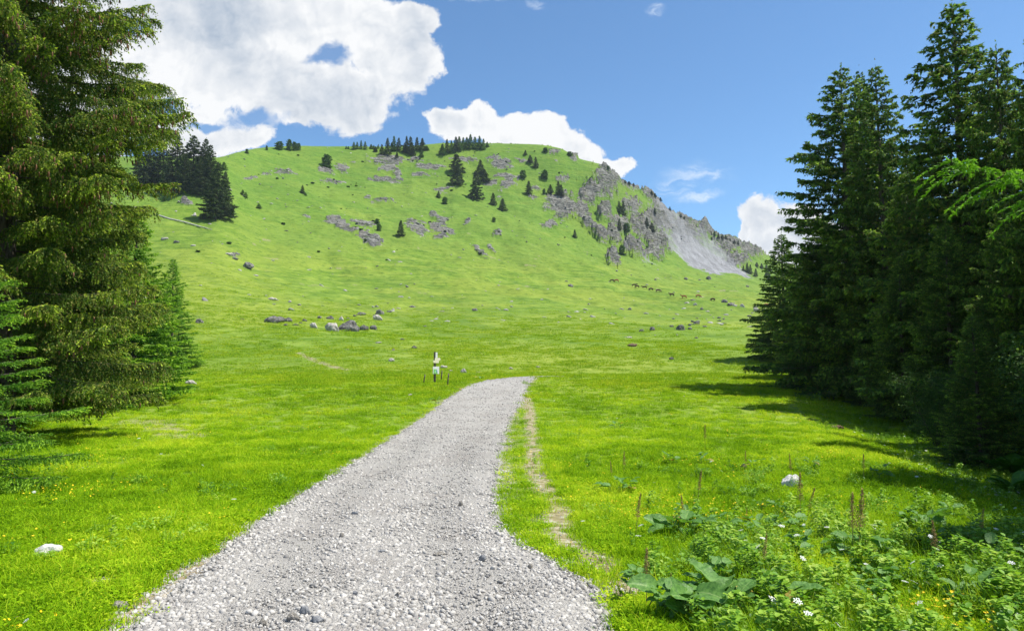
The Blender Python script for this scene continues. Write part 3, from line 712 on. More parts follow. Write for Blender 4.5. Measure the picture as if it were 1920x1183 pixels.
P = place(rng, 9000, 3.6, 50, 1.2, dens_fn=wdens); n = len(P); P[:, 2] += np.where(P[:, 1] < 8, rng.uniform(.18, .36, n), rng.uniform(.10, .2, n))
scatter('white_flowers', P, rotz(n, .3), sc3(n, .5, .95) * (1 + P[:, 1:2]*.012), np.zeros(n, int), tmpl_coll('whitef', [fw]), 'small white umbel flowers on the bank beside the wood', 'flowers')
TH_ = [mesh_t('herb%d' % i, joinm(leaves(rng, 46, 0.16, 0.03, 0.2, 0.05), leaves(rng, 26, 0.18, 0.02, 0.12, 0.035), blades(rng, 22, 0.15, .1, .34, .006, .6)), 'herb_leaf') for i in range(2)]
TH_ += [mesh_t('herbnettle', joinm(leaves(rng, 70, 0.07, 0.05, 0.42, 0.055, .1), leaves(rng, 20, 0.2, 0.02, 0.1, 0.03)), 'herb_leaf'), mesh_t('herbrank', joinm(blades(rng, 60, 0.16, .10, .38, .0055, .8), leaves(rng, 20, .16, .02, .16, .03)), 'grass_blade')]
def hdens(x, y):
    f_ = forest_in(x, y); c1 = 1.25 * sstep(x - 0.17*y + 0.9*fbm(x*.7, y*.7, 3, 45), 0.0, 1.6) * (1 - sstep(y + 1.5*fbm(x*.5, y*.5, 2, 46), 7.0, 11.0)) * 0.75
    c1 = np.maximum(c1, 0.35 * sstep(x - 0.10*y + fbm(x*.6, y*.6, 2, 48), .3, 1.5) * (y < 15) * (fbm(x*.9, y*.9, 2, 49) > .12))
    return np.clip((np.maximum(c1 * (fbm(x*1.1, y*1.1, 3, 5) > -.08), sstep(f_, -3.2, -1.4)*0.85) + 0.03 * (fbm(x*.3, y*.3, 2, 15) > 0.2)) * (path_d(x, y) < -.5), 0, 1)
P = place(rng, 46000, 3.3, 48, 1.35, dens_fn=hdens); n = len(P)
scatter('undergrowth', P, rotz(n), sc3(n, .35, .95), rng.integers(0, 4, n), tmpl_coll('herbs', TH_), 'leafy green herbs and nettles on the bank at lower right', 'undergrowth')

# small stones and low dark shrubs strewn over the hillside
flat_mat('hill_stone', [(0.17,0.165,0.155),(0.36,0.345,0.32),(0.42,0.40,0.37),(0.10,0.10,0.10)], 2, 0.9, 0.2, 0.8, 0.2, inst=True)
leafy_mat('shrub_leaf', [(0.018,0.055,0.008),(0.035,0.09,0.012),(0.06,0.14,0.02)], 0.15)
HS = []
for i in range(4):
    v, f = rockmesh(rng, 2, 0.3, rng.uniform(.4, .7)); HS.append(mesh_np('hillstone%d' % i, v, f, 'hill_stone', False))
SB = [mesh_t('shrub%d' % i, leaves(rng, 240, 0.8, 0.05, 0.8, 0.34), 'shrub_leaf') for i in range(3)]
def onhill(n, seed):
    y = rng.uniform(160, 620, n); x = rng.uniform(-.6, .42, n) * y; pxx, pyy_ = proj(x, y, samp(Z, x, y))
    return x, y, pxx, pyy_
x, y, pxx, pyq = onhill(60000, 1)
k = rng.random(len(x)) < 0.008 + 0.12 * samp(rock, x, y) + 0.02 * (fbm(x*.02, y*.02, 2, 4) > .2) * (pyq < 420)
x, y = x[k], y[k]; P = np.stack([x, y, samp(Z, x, y)], -1); n = len(P)
scatter('hillside_stones', P, rotz(n, .3), sc3(n, .25, 1.0) * np.array([1.3, 1, .8]), rng.integers(0, 4, n), tmpl_coll('hstone', HS), 'grey stones strewn over the hillside around the crags', 'stones')
x, y, pxx, pyq = onhill(20000, 2)
k = rng.random(len(x)) < (0.003 + 0.06 * samp(rock, x, y) + 0.035 * ((pyq < 420) & (fbm(x*.015, y*.015, 2, 14) > .15))) * (pyq < 500)
x, y = x[k], y[k]; P = np.stack([x, y, samp(Z, x, y)], -1); n = len(P)
scatter('low_shrubs', P, rotz(n, .1), sc3(n, .3, 1.15) * np.array([1.3, 1, .9]), rng.integers(0, 3, n), tmpl_coll('lshrub', SB), 'low dark green shrubs dotted over the upper hillside', 'shrubs')

# ------------------------------------------------------------------ spruces
def bark(name, a, b):
    m, t = mat_new(name); tc_ = t.new('ShaderNodeTexCoord').outputs['Object']
    n = t.noise(t.vmath('MULTIPLY', tc_, (9, 9, 2.2)), 1.0, 6, 0.7)
    finish(t, principled(t, t.mix(t.ramp(n, .35, .65), a, b), 0.95, 0.1, bumpn(t, n, .9, .03)))
bark('bark', (0.045, 0.035, 0.027), (0.17, 0.145, 0.12)); bark('pale_wood', (0.30, 0.28, 0.25), (0.62, 0.59, 0.54))
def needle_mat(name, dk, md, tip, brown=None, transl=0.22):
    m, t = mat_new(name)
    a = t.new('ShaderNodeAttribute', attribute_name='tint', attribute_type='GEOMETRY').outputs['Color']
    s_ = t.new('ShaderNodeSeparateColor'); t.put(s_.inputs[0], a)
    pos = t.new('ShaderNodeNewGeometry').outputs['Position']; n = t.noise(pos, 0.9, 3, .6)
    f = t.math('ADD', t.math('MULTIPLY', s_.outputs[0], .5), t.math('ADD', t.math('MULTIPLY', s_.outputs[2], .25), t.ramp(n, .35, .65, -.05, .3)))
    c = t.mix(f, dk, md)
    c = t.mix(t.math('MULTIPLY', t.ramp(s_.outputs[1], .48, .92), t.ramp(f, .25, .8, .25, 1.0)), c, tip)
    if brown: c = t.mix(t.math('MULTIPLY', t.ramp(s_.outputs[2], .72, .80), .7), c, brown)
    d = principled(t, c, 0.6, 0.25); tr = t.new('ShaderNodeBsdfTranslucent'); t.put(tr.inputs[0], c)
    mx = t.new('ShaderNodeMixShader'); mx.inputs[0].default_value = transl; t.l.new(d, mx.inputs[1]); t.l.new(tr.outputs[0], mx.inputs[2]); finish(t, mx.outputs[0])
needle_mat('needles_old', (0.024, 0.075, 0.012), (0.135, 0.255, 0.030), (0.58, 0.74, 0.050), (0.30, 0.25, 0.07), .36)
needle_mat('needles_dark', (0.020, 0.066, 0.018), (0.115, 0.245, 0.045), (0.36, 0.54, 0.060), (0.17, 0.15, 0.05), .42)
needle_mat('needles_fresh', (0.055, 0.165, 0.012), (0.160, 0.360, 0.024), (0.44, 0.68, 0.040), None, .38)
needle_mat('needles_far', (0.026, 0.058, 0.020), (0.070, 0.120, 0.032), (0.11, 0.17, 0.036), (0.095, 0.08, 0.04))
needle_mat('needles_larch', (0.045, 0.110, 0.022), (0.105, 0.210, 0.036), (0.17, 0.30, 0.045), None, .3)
flat_mat('cone_brown', [(0.12,0.055,0.03),(0.26,0.14,0.075)], 60, 0.7)

def spruce(seed, H_, R, nb, prof, spc=0.10, hang=0.3, hsp=0.09, cl=0.06, cw=0.018, dens=24, droop=0.5, base=0.05, l2f=0.30, fl=1.0, secdrop=0.35, up=0.45, tertiary=True, side=None, name='spruce', mat='needles_old', trunk_r=None, lowslope=-0.05, mindrop=0.0):
    """returns (trunk mesh, crown mesh, list of tip points)"""
    rg = np.random.default_rng(seed)
    S_, lev, rv = [], [], []        # strands (n,4,3), along-value start/end, random
    TV, TF = [], []
    def tube(pts, rads, k=5):
        o = sum(len(v) for v in TV); n = len(pts); V = []
        for i in range(n):
            d = pts[min(i+1, n-1)] - pts[max(i-1, 0)]; d = d / (np.linalg.norm(d) + 1e-9)
            a = np.cross(d, [0, 0, 1.0]) if abs(d[2]) < .9 else np.cross(d, [1.0, 0, 0]); a /= np.linalg.norm(a); b = np.cross(d, a)
            for q in range(k): an = 6.2832*q/k; V.append(pts[i] + rads[i]*(a*math.cos(an) + b*math.sin(an)))
        TV.append(np.array(V))
        for i in range(n-1):
            for q in range(k): TF.append((o+i*k+q, o+i*k+(q+1) % k, o+(i+1)*k+(q+1) % k, o+(i+1)*k+q))
    tr = trunk_r or H_ * 0.013
    lean = rg.normal(0, .012, 2)
    zs = np.linspace(-0.3, H_, 14)
    tp = np.stack([lean[0]*zs + .03*np.sin(zs*.9), lean[1]*zs, zs], -1); tube(tp, [tr*(1.25 if z < .2 else 1)*(1 - z/H_)**.8 + .006 for z in np.clip(zs, 0, H_)], 10)
    tips = []
    for i in range(nb):
        tz = base + (1 - base) * (i + rg.uniform(-.4, .4)) / nb * 0.99; tz = min(max(tz, base), .992)
        ph = i * 2.39996 + rg.normal(0, .25)
        if side is not None and math.cos(ph - side) < -0.75 and rg.random() < .6: continue
        Lb = R * prof(tz) * (rg.uniform(.68, 1.08) + (.22 if rg.random() < .12 and (H_ < 20 or tz > .33) else 0)) + 0.05
        z0 = tz * H_; o = np.array([lean[0]*z0, lean[1]*z0, z0])
        a = lowslope + (up - lowslope) * tz ** 1.4 + rg.normal(0, .05); d = droop * (1 - tz) ** .8 * rg.uniform(.7, 1.2) + mindrop; e = d * 0.62
        tt = np.array([0, .33, .66, 1.0])
        def bp(t_): return o + np.stack([np.cos(ph)*Lb*t_, np.sin(ph)*Lb*t_, Lb*(a*t_ - d*t_**1.6 + e*t_**3)], -1)
        bpts = np.array([bp(q) for q in np.linspace(0, 1, 6)]); tube(bpts, [max(.004, .016*Lb*.45*(1-q) + .004) for q in np.linspace(0, 1, 6)], 3)
        tips.append(bpts[-1])
        n2 = max(4, int(Lb * 2 / spc)); t2 = np.sqrt(rg.uniform(.01, 1, n2)); sd_ = rg.choice([-1, 1], n2)
        fw = np.array([math.cos(ph), math.sin(ph), 0]); sdv = np.array([-math.sin(ph), math.cos(ph), 0])
        l2 = (l2f * Lb * (1.12 - t2) + .12 + .05*Lb*(t2 > .4)) * rg.uniform(.6, 1.2, n2); l2 = np.minimum(l2, 1.15*max(1, H_/20))
        ang = rg.uniform(.6, 1.1, n2)
        dr = fw[None]*np.cos(ang)[:, None] + sdv[None]*(np.sin(ang)*sd_)[:, None]
        p0 = np.array([bp(q) for q in t2]); q4 = np.linspace(0, 1, 4)
        sdp = secdrop * rg.uniform(.5, 1.4, n2)
        sec = p0[:, None] + dr[:, None]*(l2[:, None]*q4[None])[..., None]
        sec[..., 2] += (rg.normal(.05, .08, n2)*l2)[:, None]*q4[None] - (sdp*l2)[:, None]*q4[None]**2
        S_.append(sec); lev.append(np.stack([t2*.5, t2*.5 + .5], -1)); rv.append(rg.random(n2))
        S_.append(np.array([[bp(q) for q in np.linspace(.15, 1.02, 4)]])); lev.append(np.array([[.3, 1.0]])); rv.append(rg.random(1))
        if tertiary:
            hb_ = rg.choice([.35, .7, 1.0, 1.6], p=[.25, .3, .25, .2])
            n3 = np.maximum(1, (l2 / hsp).astype(int)); k = np.repeat(np.arange(n2), n3); m_ = len(k); q = rg.random(m_)*.95 + .05; fi = q*3; i0 = np.minimum(fi.astype(int), 2); fr = (fi - i0)[:, None]
            pp = sec[k, i0]*(1-fr) + sec[k, i0+1]*fr
            hl = hang * hb_ * rg.uniform(.25, 1.15, m_) * (0.35 + .65*(1-tz)) * np.minimum(1, .4 + l2[k]); sw = rg.normal(0, .22, (m_, 2))
            out = dr[k][:, :2]*rg.uniform(.1, .5, m_)[:, None]
            h4 = pp[:, None] + np.zeros((1, 4, 1)); h4[..., 0] += (hl*(sw[:, 0]+out[:, 0]))[:, None]*q4; h4[..., 1] += (hl*(sw[:, 1]+out[:, 1]))[:, None]*q4; h4[..., 2] -= (hl)[:, None]*q4**1.25*.95
            S_.append(h4); lev.append(np.stack([t2[k]*.3, t2[k]*.3 + .55], -1)); rv.append(rg.random(m_))
    # leader at the top
    S_.append(np.array([[[lean[0]*H_, lean[1]*H_, H_*(0.955 + .02*q)] for q in range(4)]])); lev.append(np.array([[.4, .9]])); rv.append(rg.random(1))
    S = np.concatenate(S_); L = np.concatenate(lev); Rv = np.concatenate(rv)
    ln = np.linalg.norm(np.diff(S, axis=1), axis=2).sum(1)
    cnt = np.maximum(2, rg.poisson(ln * dens) + 1); print(name, 'needle clumps', cnt.sum()); k = np.repeat(np.arange(len(S)), cnt); m_ = len(k)
    q = rg.random(m_); fi = q*3; i0 = np.minimum(fi.astype(int), 2); fr = (fi - i0)[:, None]
    p = S[k, i0]*(1-fr) + S[k, i0+1]*fr; d = S[k, i0+1] - S[k, i0]; d /= np.linalg.norm(d, axis=1)[:, None] + 1e-9
    rn = rg.normal(size=(m_, 3)); n_ = np.cross(d, rn); n_ /= np.linalg.norm(n_, axis=1)[:, None] + 1e-9; b_ = np.cross(d, n_)
    l_ = (cl * rg.uniform(.6, 1.3, m_))[:, None]; w_ = (cw * rg.uniform(.7, 1.3, m_))[:, None]
    tip = p + d*l_*.75 + n_*l_*.55
    V = np.stack([p - b_*w_*.6 - d*l_*.1, p + b_*w_*.6 - d*l_*.1, tip], 1).reshape(-1, 3)
    tv = L[k, 0] + (L[k, 1]-L[k, 0])*q
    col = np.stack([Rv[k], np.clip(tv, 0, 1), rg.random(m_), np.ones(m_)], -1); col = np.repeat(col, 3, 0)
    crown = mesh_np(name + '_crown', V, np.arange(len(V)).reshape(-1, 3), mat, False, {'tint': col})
    trunk = mesh_np(name + '_trunk', np.concatenate(TV), np.array(TF), 'bark', True)
    return trunk, crown, tips, S
def tree(name, label, cat, loc, kind, s=1.0, rz=0, group=None, crown_mat=None):
    r = thing(name, label, cat, loc, rz, group, s)
    link('trunk', kind[0], r); link('crown', kind[1], r)
    return r
ORD = ['first', 'second', 'third', 'fourth', 'fifth', 'sixth', 'seventh', 'eighth', 'ninth', 'tenth', 'eleventh', 'twelfth', 'thirteenth', 'fourteenth', 'fifteenth', 'sixteenth', 'seventeenth', 'eighteenth', 'nineteenth', 'twentieth']
ORD += ['twenty-' + o_ for o_ in ORD[:9]]

# --- the big old spruce filling the left edge
g0 = at(8, 20.0); g0b = at(-60, 24.0)
hero = spruce(5, 27, 5.0, 370, lambda z: .88*min(1, (1 - z)/.62)**.8*(.88 + .12*min(1, z/.32)), spc=.070, hang=.46, hsp=.085, cl=.060, cw=.034, dens=23, droop=.40, base=.035, secdrop=.38, l2f=.21, up=.55, side=-1.0, name='old_spruce', mat='needles_old', trunk_r=.34, lowslope=.10)
T1 = tree('spruce_tree', 'huge old spruce with drooping curtains of twigs and brown cones at left edge', 'tree', g0, hero)
tree('spruce_tree', 'second old spruce half hidden behind the huge one at left edge', 'tree', g0b, hero, (.85, .85, .82), 2.1)
rg = np.random.default_rng(3)
def cone_mesh():
    V, F_ = [], []; prof_ = [(0, .004), (.012, .014), (.05, .019), (.09, .016), (.125, .005)]
    for (z, r) in prof_:
        for q in range(7): V.append((r*math.cos(q*.898 + z*20), r*math.sin(q*.898 + z*20), -z))
    for i in range(4):
        for q in range(7): F_.append((i*7+q, i*7+(q+1) % 7, (i+1)*7+(q+1) % 7, (i+1)*7+q))
    return np.array(V), np.array(F_)
cv_, cf_ = cone_mesh(); cme = mesh_np('spruce_cone', cv_, cf_, 'cone_brown', True)
tips = np.array([t_ for t_ in hero[2]]); S_h = hero[3]
cand = S_h[:, 3]; camd = np.array(g0)
wpos = cand + camd; ppx, ppy = proj(wpos[:, 0], wpos[:, 1], wpos[:, 2])
ends = np.linalg.norm(cand[:, :2], axis=1)
front = (ppx > 0) & (ppx < 345) & (ppy > -5) & (ppy < 800) & (ends > 2.2) & (wpos[:, 1] < g0.y + 1.5)
ii = rg.permutation(np.nonzero(front)[0])
wgt = np.where((ppy[ii] < 420) | (rg.random(len(ii)) < .25), 1, 0) > 0; ii = ii[wgt]
for k in ii[:100]:
    o_ = link('cone', cme, T1, Vector(cand[k])); s_ = rg.uniform(.8, 1.3); o_.scale = (s_, s_, s_); o_.rotation_euler = (rg.normal(0, .2), rg.normal(0, .2), rg.uniform(0, 6))
Vc, Fc = [], []
for k in ii[100:700]:
    Fc.append(cf_ + len(Vc)*len(cv_)); Vc.append(cv_*rg.uniform(.8, 1.4) + cand[k])
tag(link('cones', mesh_np('cones', np.concatenate(Vc), np.concatenate(Fc), 'cone_brown', True), T1), 'many brown cones hanging from the outer twigs', None, None, 'stuff')

# --- dense fresh green kind (young spruces)
fresh = spruce(21, 9, 2.3, 210, lambda z: (1 - z)**.85, spc=.085, hang=.10, hsp=.14, cl=.10, cw=.045, dens=17, droop=.22, base=.01, secdrop=.12, l2f=.34, up=.6, name='young_spruce', mat='needles_fresh', lowslope=.12)
near_y = spruce(23, 4.6, 1.9, 90, lambda z: (1 - z)**.8, spc=.06, hang=.10, hsp=.10, cl=.042, cw=.015, dens=46, droop=.25, base=.02, secdrop=.15, l2f=.36, up=.5, name='near_spruce', mat='needles_fresh', lowslope=.1)
p = at(250, 33); tree('spruce_tree', 'dense fresh green spruce pressed behind the huge old one, above the youngest', 'tree', p, fresh, (1.25, 1.25, 1.05), 1.0)
p = at(150, 30); tree('spruce_tree', 'green spruce mostly hidden behind the huge old spruce at left', 'tree', p, fresh, 1.15, 4.0)
p = G(322, 692); tree('spruce_tree', 'bright green young spruce with boughs to the ground, beside the huge old spruce', 'tree', p, fresh, (1.35, 1.35, p.y*208/1280/9), 2.2)
p = at(-70, 12.3); tree('spruce_tree', 'light green young spruce whose boughs poke in at the lower left edge', 'tree', p, near_y, 1.0, .4)

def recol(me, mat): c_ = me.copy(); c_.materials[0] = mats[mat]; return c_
shade_y = (fresh[0], recol(fresh[1], 'needles_dark'))  # fresh spruce in darker needles, the wood's shade put into its colour
# --- wood on the right
WP = lambda z: (1 - z)**.70 * (1 - .35*max(0, (.12 - z)/.12))
wood = [spruce(31, 18, 3.7, 280, WP, spc=.14, hang=.42, hsp=.16, cl=.15, cw=.078, dens=13.5, droop=.42, base=.05, secdrop=.32, l2f=.24, up=.45, name='wood_spruce_a', mat='needles_dark', lowslope=.02, mindrop=.05),
        spruce(32, 18, 4.0, 260, WP, spc=.14, hang=.34, hsp=.17, cl=.15, cw=.078, dens=13.5, droop=.36, base=.07, secdrop=.25, l2f=.26, up=.45, name='wood_spruce_b', mat='needles_dark', lowslope=.08),
        spruce(33, 18, 4.4, 290, lambda z: (1 - z)**.66, spc=.14, hang=.3, hsp=.2, cl=.15, cw=.078, dens=13.5, droop=.30, base=.02, secdrop=.2, l2f=.28, up=.5, name='wood_spruce_c', mat='needles_dark', lowslope=.05)]
def wtree(px_top, py_top, Y_, k, lab, wid=1.0, rz=0, base_py=None, name='spruce_tree', kinds=wood, h0=18):
    p = at(px_top, Y_) if base_py is None else G(px_top, base_py)
    zt = CAMZ + ray(px_top, py_top)[1] * p.y; h = zt - p.z; s_ = h / (h0*1.0)
    return tree(name, lab, 'tree', p, kinds[k], (s_*wid, s_*wid, s_), rz, 'spruces of the wood on the right')
wtree(1822, 4, 30, 0, 'tallest spruce of the right wood, its layered top reaching the picture edge', 1.25, .3)
wtree(1668, 118, 36, 1, 'dark spruce with a slim pointed top between the tallest one and the twin tops', .9, 1.2)
wtree(1594, 126, 40, 2, 'left one of the twin tops in the right wood, boughs spreading left over sky', 1.12, 2.0)
wtree(1626, 134, 42.5, 1, 'right one of the twin tops in the right wood, hugging its neighbour', .66, 4.1)
wtree(1473, 438, 58, 0, 'small dark spruce standing at the far left end of the right wood', 1.5, .9, 678)
wtree(1902, 86, 27, 2, 'tall spruce at the right picture edge, just right of the tallest one', .8, 3.3)
wtree(1985, 20, 22, 0, 'spruce trunk and boughs cut by the right picture edge', .75, 5.1)
wtree(1548, 400, 49, 2, 'dark bushy spruce behind the small one at the end of the right wood', 1.3, 1.7)
wtree(1520, 500, 53, 1, 'low dark spruce tucked right of the small end spruce', 1.5, 2.9)
wtree(1760, 235, 41, 2, 'dark spruce deep in the right wood, left of the tallest top', .9, 2.6)
wtree(1712, 300, 33, 1, 'mid height spruce before the slim pointed one in the right wood', .95, 3.9)
wtree(1640, 420, 37, 2, 'mid height spruce below the twin tops of the right wood', 1.05, 5.5)
wtree(1590, 520, 43, 0, 'low front spruce under the twin tops, boughs down to the grass', 1.25, .2)
wtree(1780, 420, 27, 2, 'low dark spruce below the tallest one', 1.0, 1.1)
wtree(1850, 300, 36, 1, 'spruce filling the shade behind the tallest one', 1.0, 2.2)
wtree(1900, 380, 23, 2, 'dark low spruce near the right picture edge under the tall one', .95, 4.4)
wtree(1690, 480, 30, 0, 'front spruce with dark boughs near the ferns in mid wood', 1.1, 3.0)
wtree(1950, 200, 33, 0, 'spruce behind the wood at the right picture edge', 1.0, 2.0)
wtree(1800, 330, 50, 2, 'spruce farthest back in the right wood', 1.2, 0.5)
wtree(1690, 330, 50, 2, 'spruce in the back row of the right wood behind the slim pointed one', 1.1, 2.5)
wtree(2060, 60, 26, 1, 'spruce just outside the right picture edge whose boughs reach in', 1.0, 1.0)
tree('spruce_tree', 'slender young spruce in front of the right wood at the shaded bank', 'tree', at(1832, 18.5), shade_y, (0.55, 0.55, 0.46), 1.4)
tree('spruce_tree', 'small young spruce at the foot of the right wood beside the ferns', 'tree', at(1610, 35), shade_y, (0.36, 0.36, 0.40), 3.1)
for (x_, y_, s_, k_, lb_) in [(12.6, 7.4, .90, 0, 'tall spruce outside the right edge shading the near bank'), (16.0, 13.5, 1.0, 1, 'tall spruce outside the right edge behind the bank'), (13.2, 10.6, .72, 2, 'smaller spruce outside the right edge between the two tall ones'), (17.5, 18.5, 1.0, 0, 'spruce outside the right edge beside the thick of the wood')]:
    tree('spruce_tree', lb_, 'tree', (x_, y_, H(x_, y_)), wood[k_], s_, x_, 'spruces of the wood on the right')
# near spruce just out of the frame whose fresh bough hangs into the upper right
needle_mat('needles_new', (0.10, 0.26, 0.012), (0.18, 0.42, 0.020), (0.34, 0.62, 0.030), None, .45)
bt = spruce(77, 5.2, 1.45, 16, lambda z: 1.0 if z < .60 else .10, spc=.055, hang=.11, hsp=.07, cl=.026, cw=.009, dens=170, droop=.15, base=.57, secdrop=.45, l2f=.20, up=.35, name='bough_spruce', mat='needles_new', lowslope=.10)
t0_ = bt[2][0]; want = Vector((ray(1782, 303)[0]*3.6, 3.6, CAMZ + ray(1782, 303)[1]*3.6))
s_ = (want.z - H(want.x + 1.5, 3.9)) / t0_[2]; r_t = math.hypot(t0_[0], t0_[1]) * s_
dirn = R_(12); bx_, by_ = want.x + r_t*math.cos(dirn), want.y + r_t*math.sin(dirn)
an = (dirn + math.pi) - math.atan2(t0_[1], t0_[0])
tree('spruce_tree', 'very near fresh green spruce bough hanging in at the upper right', 'tree', (bx_, by_, H(bx_, by_)), bt, s_, an)

# broadleaved shrubs beside the wood
def broad(seed, H_, R, n, ls, name, mat):
    rg = np.random.default_rng(seed); TV, TF, P0 = [], [], []
    def seg(a, b, r0, r1):
        o = len(TV); d = np.array(b)-np.array(a); d = d/np.linalg.norm(d); u = np.cross(d, [.3, .9, .2]); u /= np.linalg.norm(u); v = np.cross(d, u)
        for P_, r in ((a, r0), (b, r1)):
            for q in range(5): TV.append(np.array(P_) + r*(u*math.cos(q*1.2566) + v*math.sin(q*1.2566)))
        for q in range(5): TF.append((o+q, o+(q+1) % 5, o+5+(q+1) % 5, o+5+q))
    for s_ in range(6):
        a = rg.uniform(0, 6.28); b = (0, 0, -.1); 
        for j in range(6):
            c_ = (b[0] + math.cos(a)*R*.13*rg.uniform(.3, 1.4), b[1] + math.sin(a)*R*.13*rg.uniform(.3, 1.4), b[2] + H_*.17*rg.uniform(.8, 1.15))
            seg(b, c_, .035*H_/4*(1-j/7), .035*H_/4*(1-(j+1)/7)); a += rg.normal(0, .5)
            for t_ in range(5): 
                aa = rg.uniform(0, 6.28); e = (c_[0] + math.cos(aa)*R*rg.uniform(.2, .5), c_[1] + math.sin(aa)*R*rg.uniform(.2, .5), c_[2] + rg.uniform(-.05, .5)); seg(c_, e, .008, .004); P0 += [e, tuple((np.array(e)+np.array(c_))/2)]
            b = c_
    P0 = np.array(P0); k = rg.integers(0, len(P0), n); c = P0[k] + rg.normal(0, 1, (n, 3))*R*.13
    d = rg.uniform(0, 6.283, n); el = rg.uniform(-.8, .4, n); s_ = ls*rg.uniform(.6, 1.3, n)[:, None]
    f = np.stack([np.cos(d)*np.cos(el), np.sin(d)*np.cos(el), np.sin(el)], -1); sdv = np.stack([-np.sin(d), np.cos(d), rg.normal(0, .4, n)], -1)
    V = np.stack([c, c+f*s_*.5+sdv*s_*.3, c+f*s_, c+f*s_*.5-sdv*s_*.3], 1).reshape(-1, 3)
    col = np.repeat(np.stack([rg.random(n), rg.random(n)*.8, rg.random(n)*.7, np.ones(n)], -1), 4, 0)
    return mesh_np(name+'_stems', np.array(TV), np.array(TF), 'bark', True), mesh_np(name+'_foliage', V, np.arange(4*n).reshape(-1, 4), mat, False, {'tint': col})
bush = broad(1, 3.6, 1.9, 14000, .085, 'bush', 'needles_dark'); bush2 = broad(2, 9, 3.2, 9000, .15, 'leafy_tree', 'needles_fresh')
def btree(name, label, cat, loc, k, s, rz=0):
    r = thing(name, label, cat, loc, rz, None, s); link('trunk', k[0], r); link('crown', k[1], r)
btree('broadleaf_shrub', 'leafy green shrub in the shade right of the slender young spruce', 'shrub', at(1990, 17.0), bush, .8)
btree('broadleaf_shrub', 'leafy shrub low in the shade at the foot of the right wood', 'shrub', at(1745, 23), bush, .62, 2)
btree('broadleaf_tree', 'sunlit broadleaved tree glowing through the gaps of the right wood', 'tree', at(1730, 43), bush2, 1.15, 1)
btree('broadleaf_tree', 'sunlit broadleaved tree seen between trunks below the twin tops', 'tree', at(1645, 46), bush2, .95, 3)

# --- trees on the hill
far_k = [spruce(s_, 14, 2.9, 80, lambda z: (1-z)**.8*(1-.3*max(0, (.08-z)/.08)), spc=.36, hang=.5, hsp=.5, cl=.55, cw=.30, dens=4.5, droop=.35, base=.04, secdrop=.3, l2f=.3, up=.45, name='far_spruce%d' % s_, mat='needles_far') for s_ in (41, 42, 43)]
mid_k = [spruce(s_, 18, 3.9, 150, lambda z: (1-z)**.8*(1-.3*max(0, (.08-z)/.08)), spc=.24, hang=.5, hsp=.32, cl=.36, cw=.17, dens=6.5, droop=.42, base=.05, secdrop=.3, l2f=.27, up=.5, name='hill_spruce%d' % s_, mat='needles_far') for s_ in (51, 52)]
round_k = [spruce(s_, 9, 3.2, 60, lambda z: (1-z)**.5*(.7+.6*z), spc=.4, hang=.3, hsp=.6, cl=.6, cw=.38, dens=5.5, droop=.2, base=.03, secdrop=.3, l2f=.4, up=.8, name='round_tree%d' % s_, mat='needles_larch') for s_ in (61, 62)]
fy_ = spruce(63, 9, 2.4, 70, lambda z: (1-z)**.85, spc=.34, hang=.2, hsp=.5, cl=.42, cw=.24, dens=5.5, droop=.2, base=.02, secdrop=.2, l2f=.3, up=.6, name='small_bright_spruce', mat='needles_larch')
far_g = [(k[0], recol(k[1], 'needles_larch')) for k in far_k[:2]]
KH = {k[1].name: 14 for k in far_k + far_g}; KH.update({k[1].name: 9 for k in round_k + [fy_]}); KH.update({k[1].name: 18 for k in mid_k})
rg = np.random.default_rng(9)
def htree(px_, top, base, kinds, h0, label, wid=None, name='spruce_tree', group=None, r0=None):
    p = G(px_, base); h = max(1.0, (base - top) / F * p.y * 1.03); s_ = h / h0
    wx_ = s_ if wid is None else (1.0 if h0 == 18 else 1.05 if kinds is round_k else 1.25) * wid / F * p.y / (2*r0) * rg.uniform(.85, 1.2)
    s_ *= rg.uniform(.9, 1.1)
    kind_ = kinds[int(rg.integers(0, len(kinds)))]; s_ *= h0 / KH.get(kind_[1].name, h0)
    p.z -= .02*h
    return tree(name, label, 'tree', p, kind_, (wx_, wx_, s_), rg.uniform(0, 6.28), group)
# dark group above the old spruce
GRP = [(362,247,350,70,'tallest dark spruce in the group on the left shoulder of the hill'),(330,252,352,52,'dark brownish spruce left of the tallest in the left hill group'),
 (305,256,340,44,'dark spruce second left of the tallest in the left hill group'),(287,245,345,46,'dark spruce partly behind the old spruce boughs, far left of the hill group'),
 (268,262,350,46,'dark spruce half hidden by the huge old spruce, leftmost of the hill group'),(383,262,352,52,'dark spruce just right of the tallest in the left hill group'),
 (394,278,366,44,'lower dark spruce right of the tallest in the left hill group'),(405,306,411,58,'dark spruce standing free in front of the left hill group'),
 (420,312,404,34,'narrow dark spruce right behind the free standing one'),(345,290,362,44,'dark spruce in front of the tallest in the left hill group'),
 (316,300,362,40,'small dark spruce at the front left of the left hill group'),(372,300,366,44,'low dark spruce before the tallest in the left hill group')]
for (x_, tp_, bs_, w_, lb_) in GRP: htree(x_, tp_, bs_, mid_k, 18, lb_, w_, group='spruces on the left shoulder of the hill', r0=3.6)
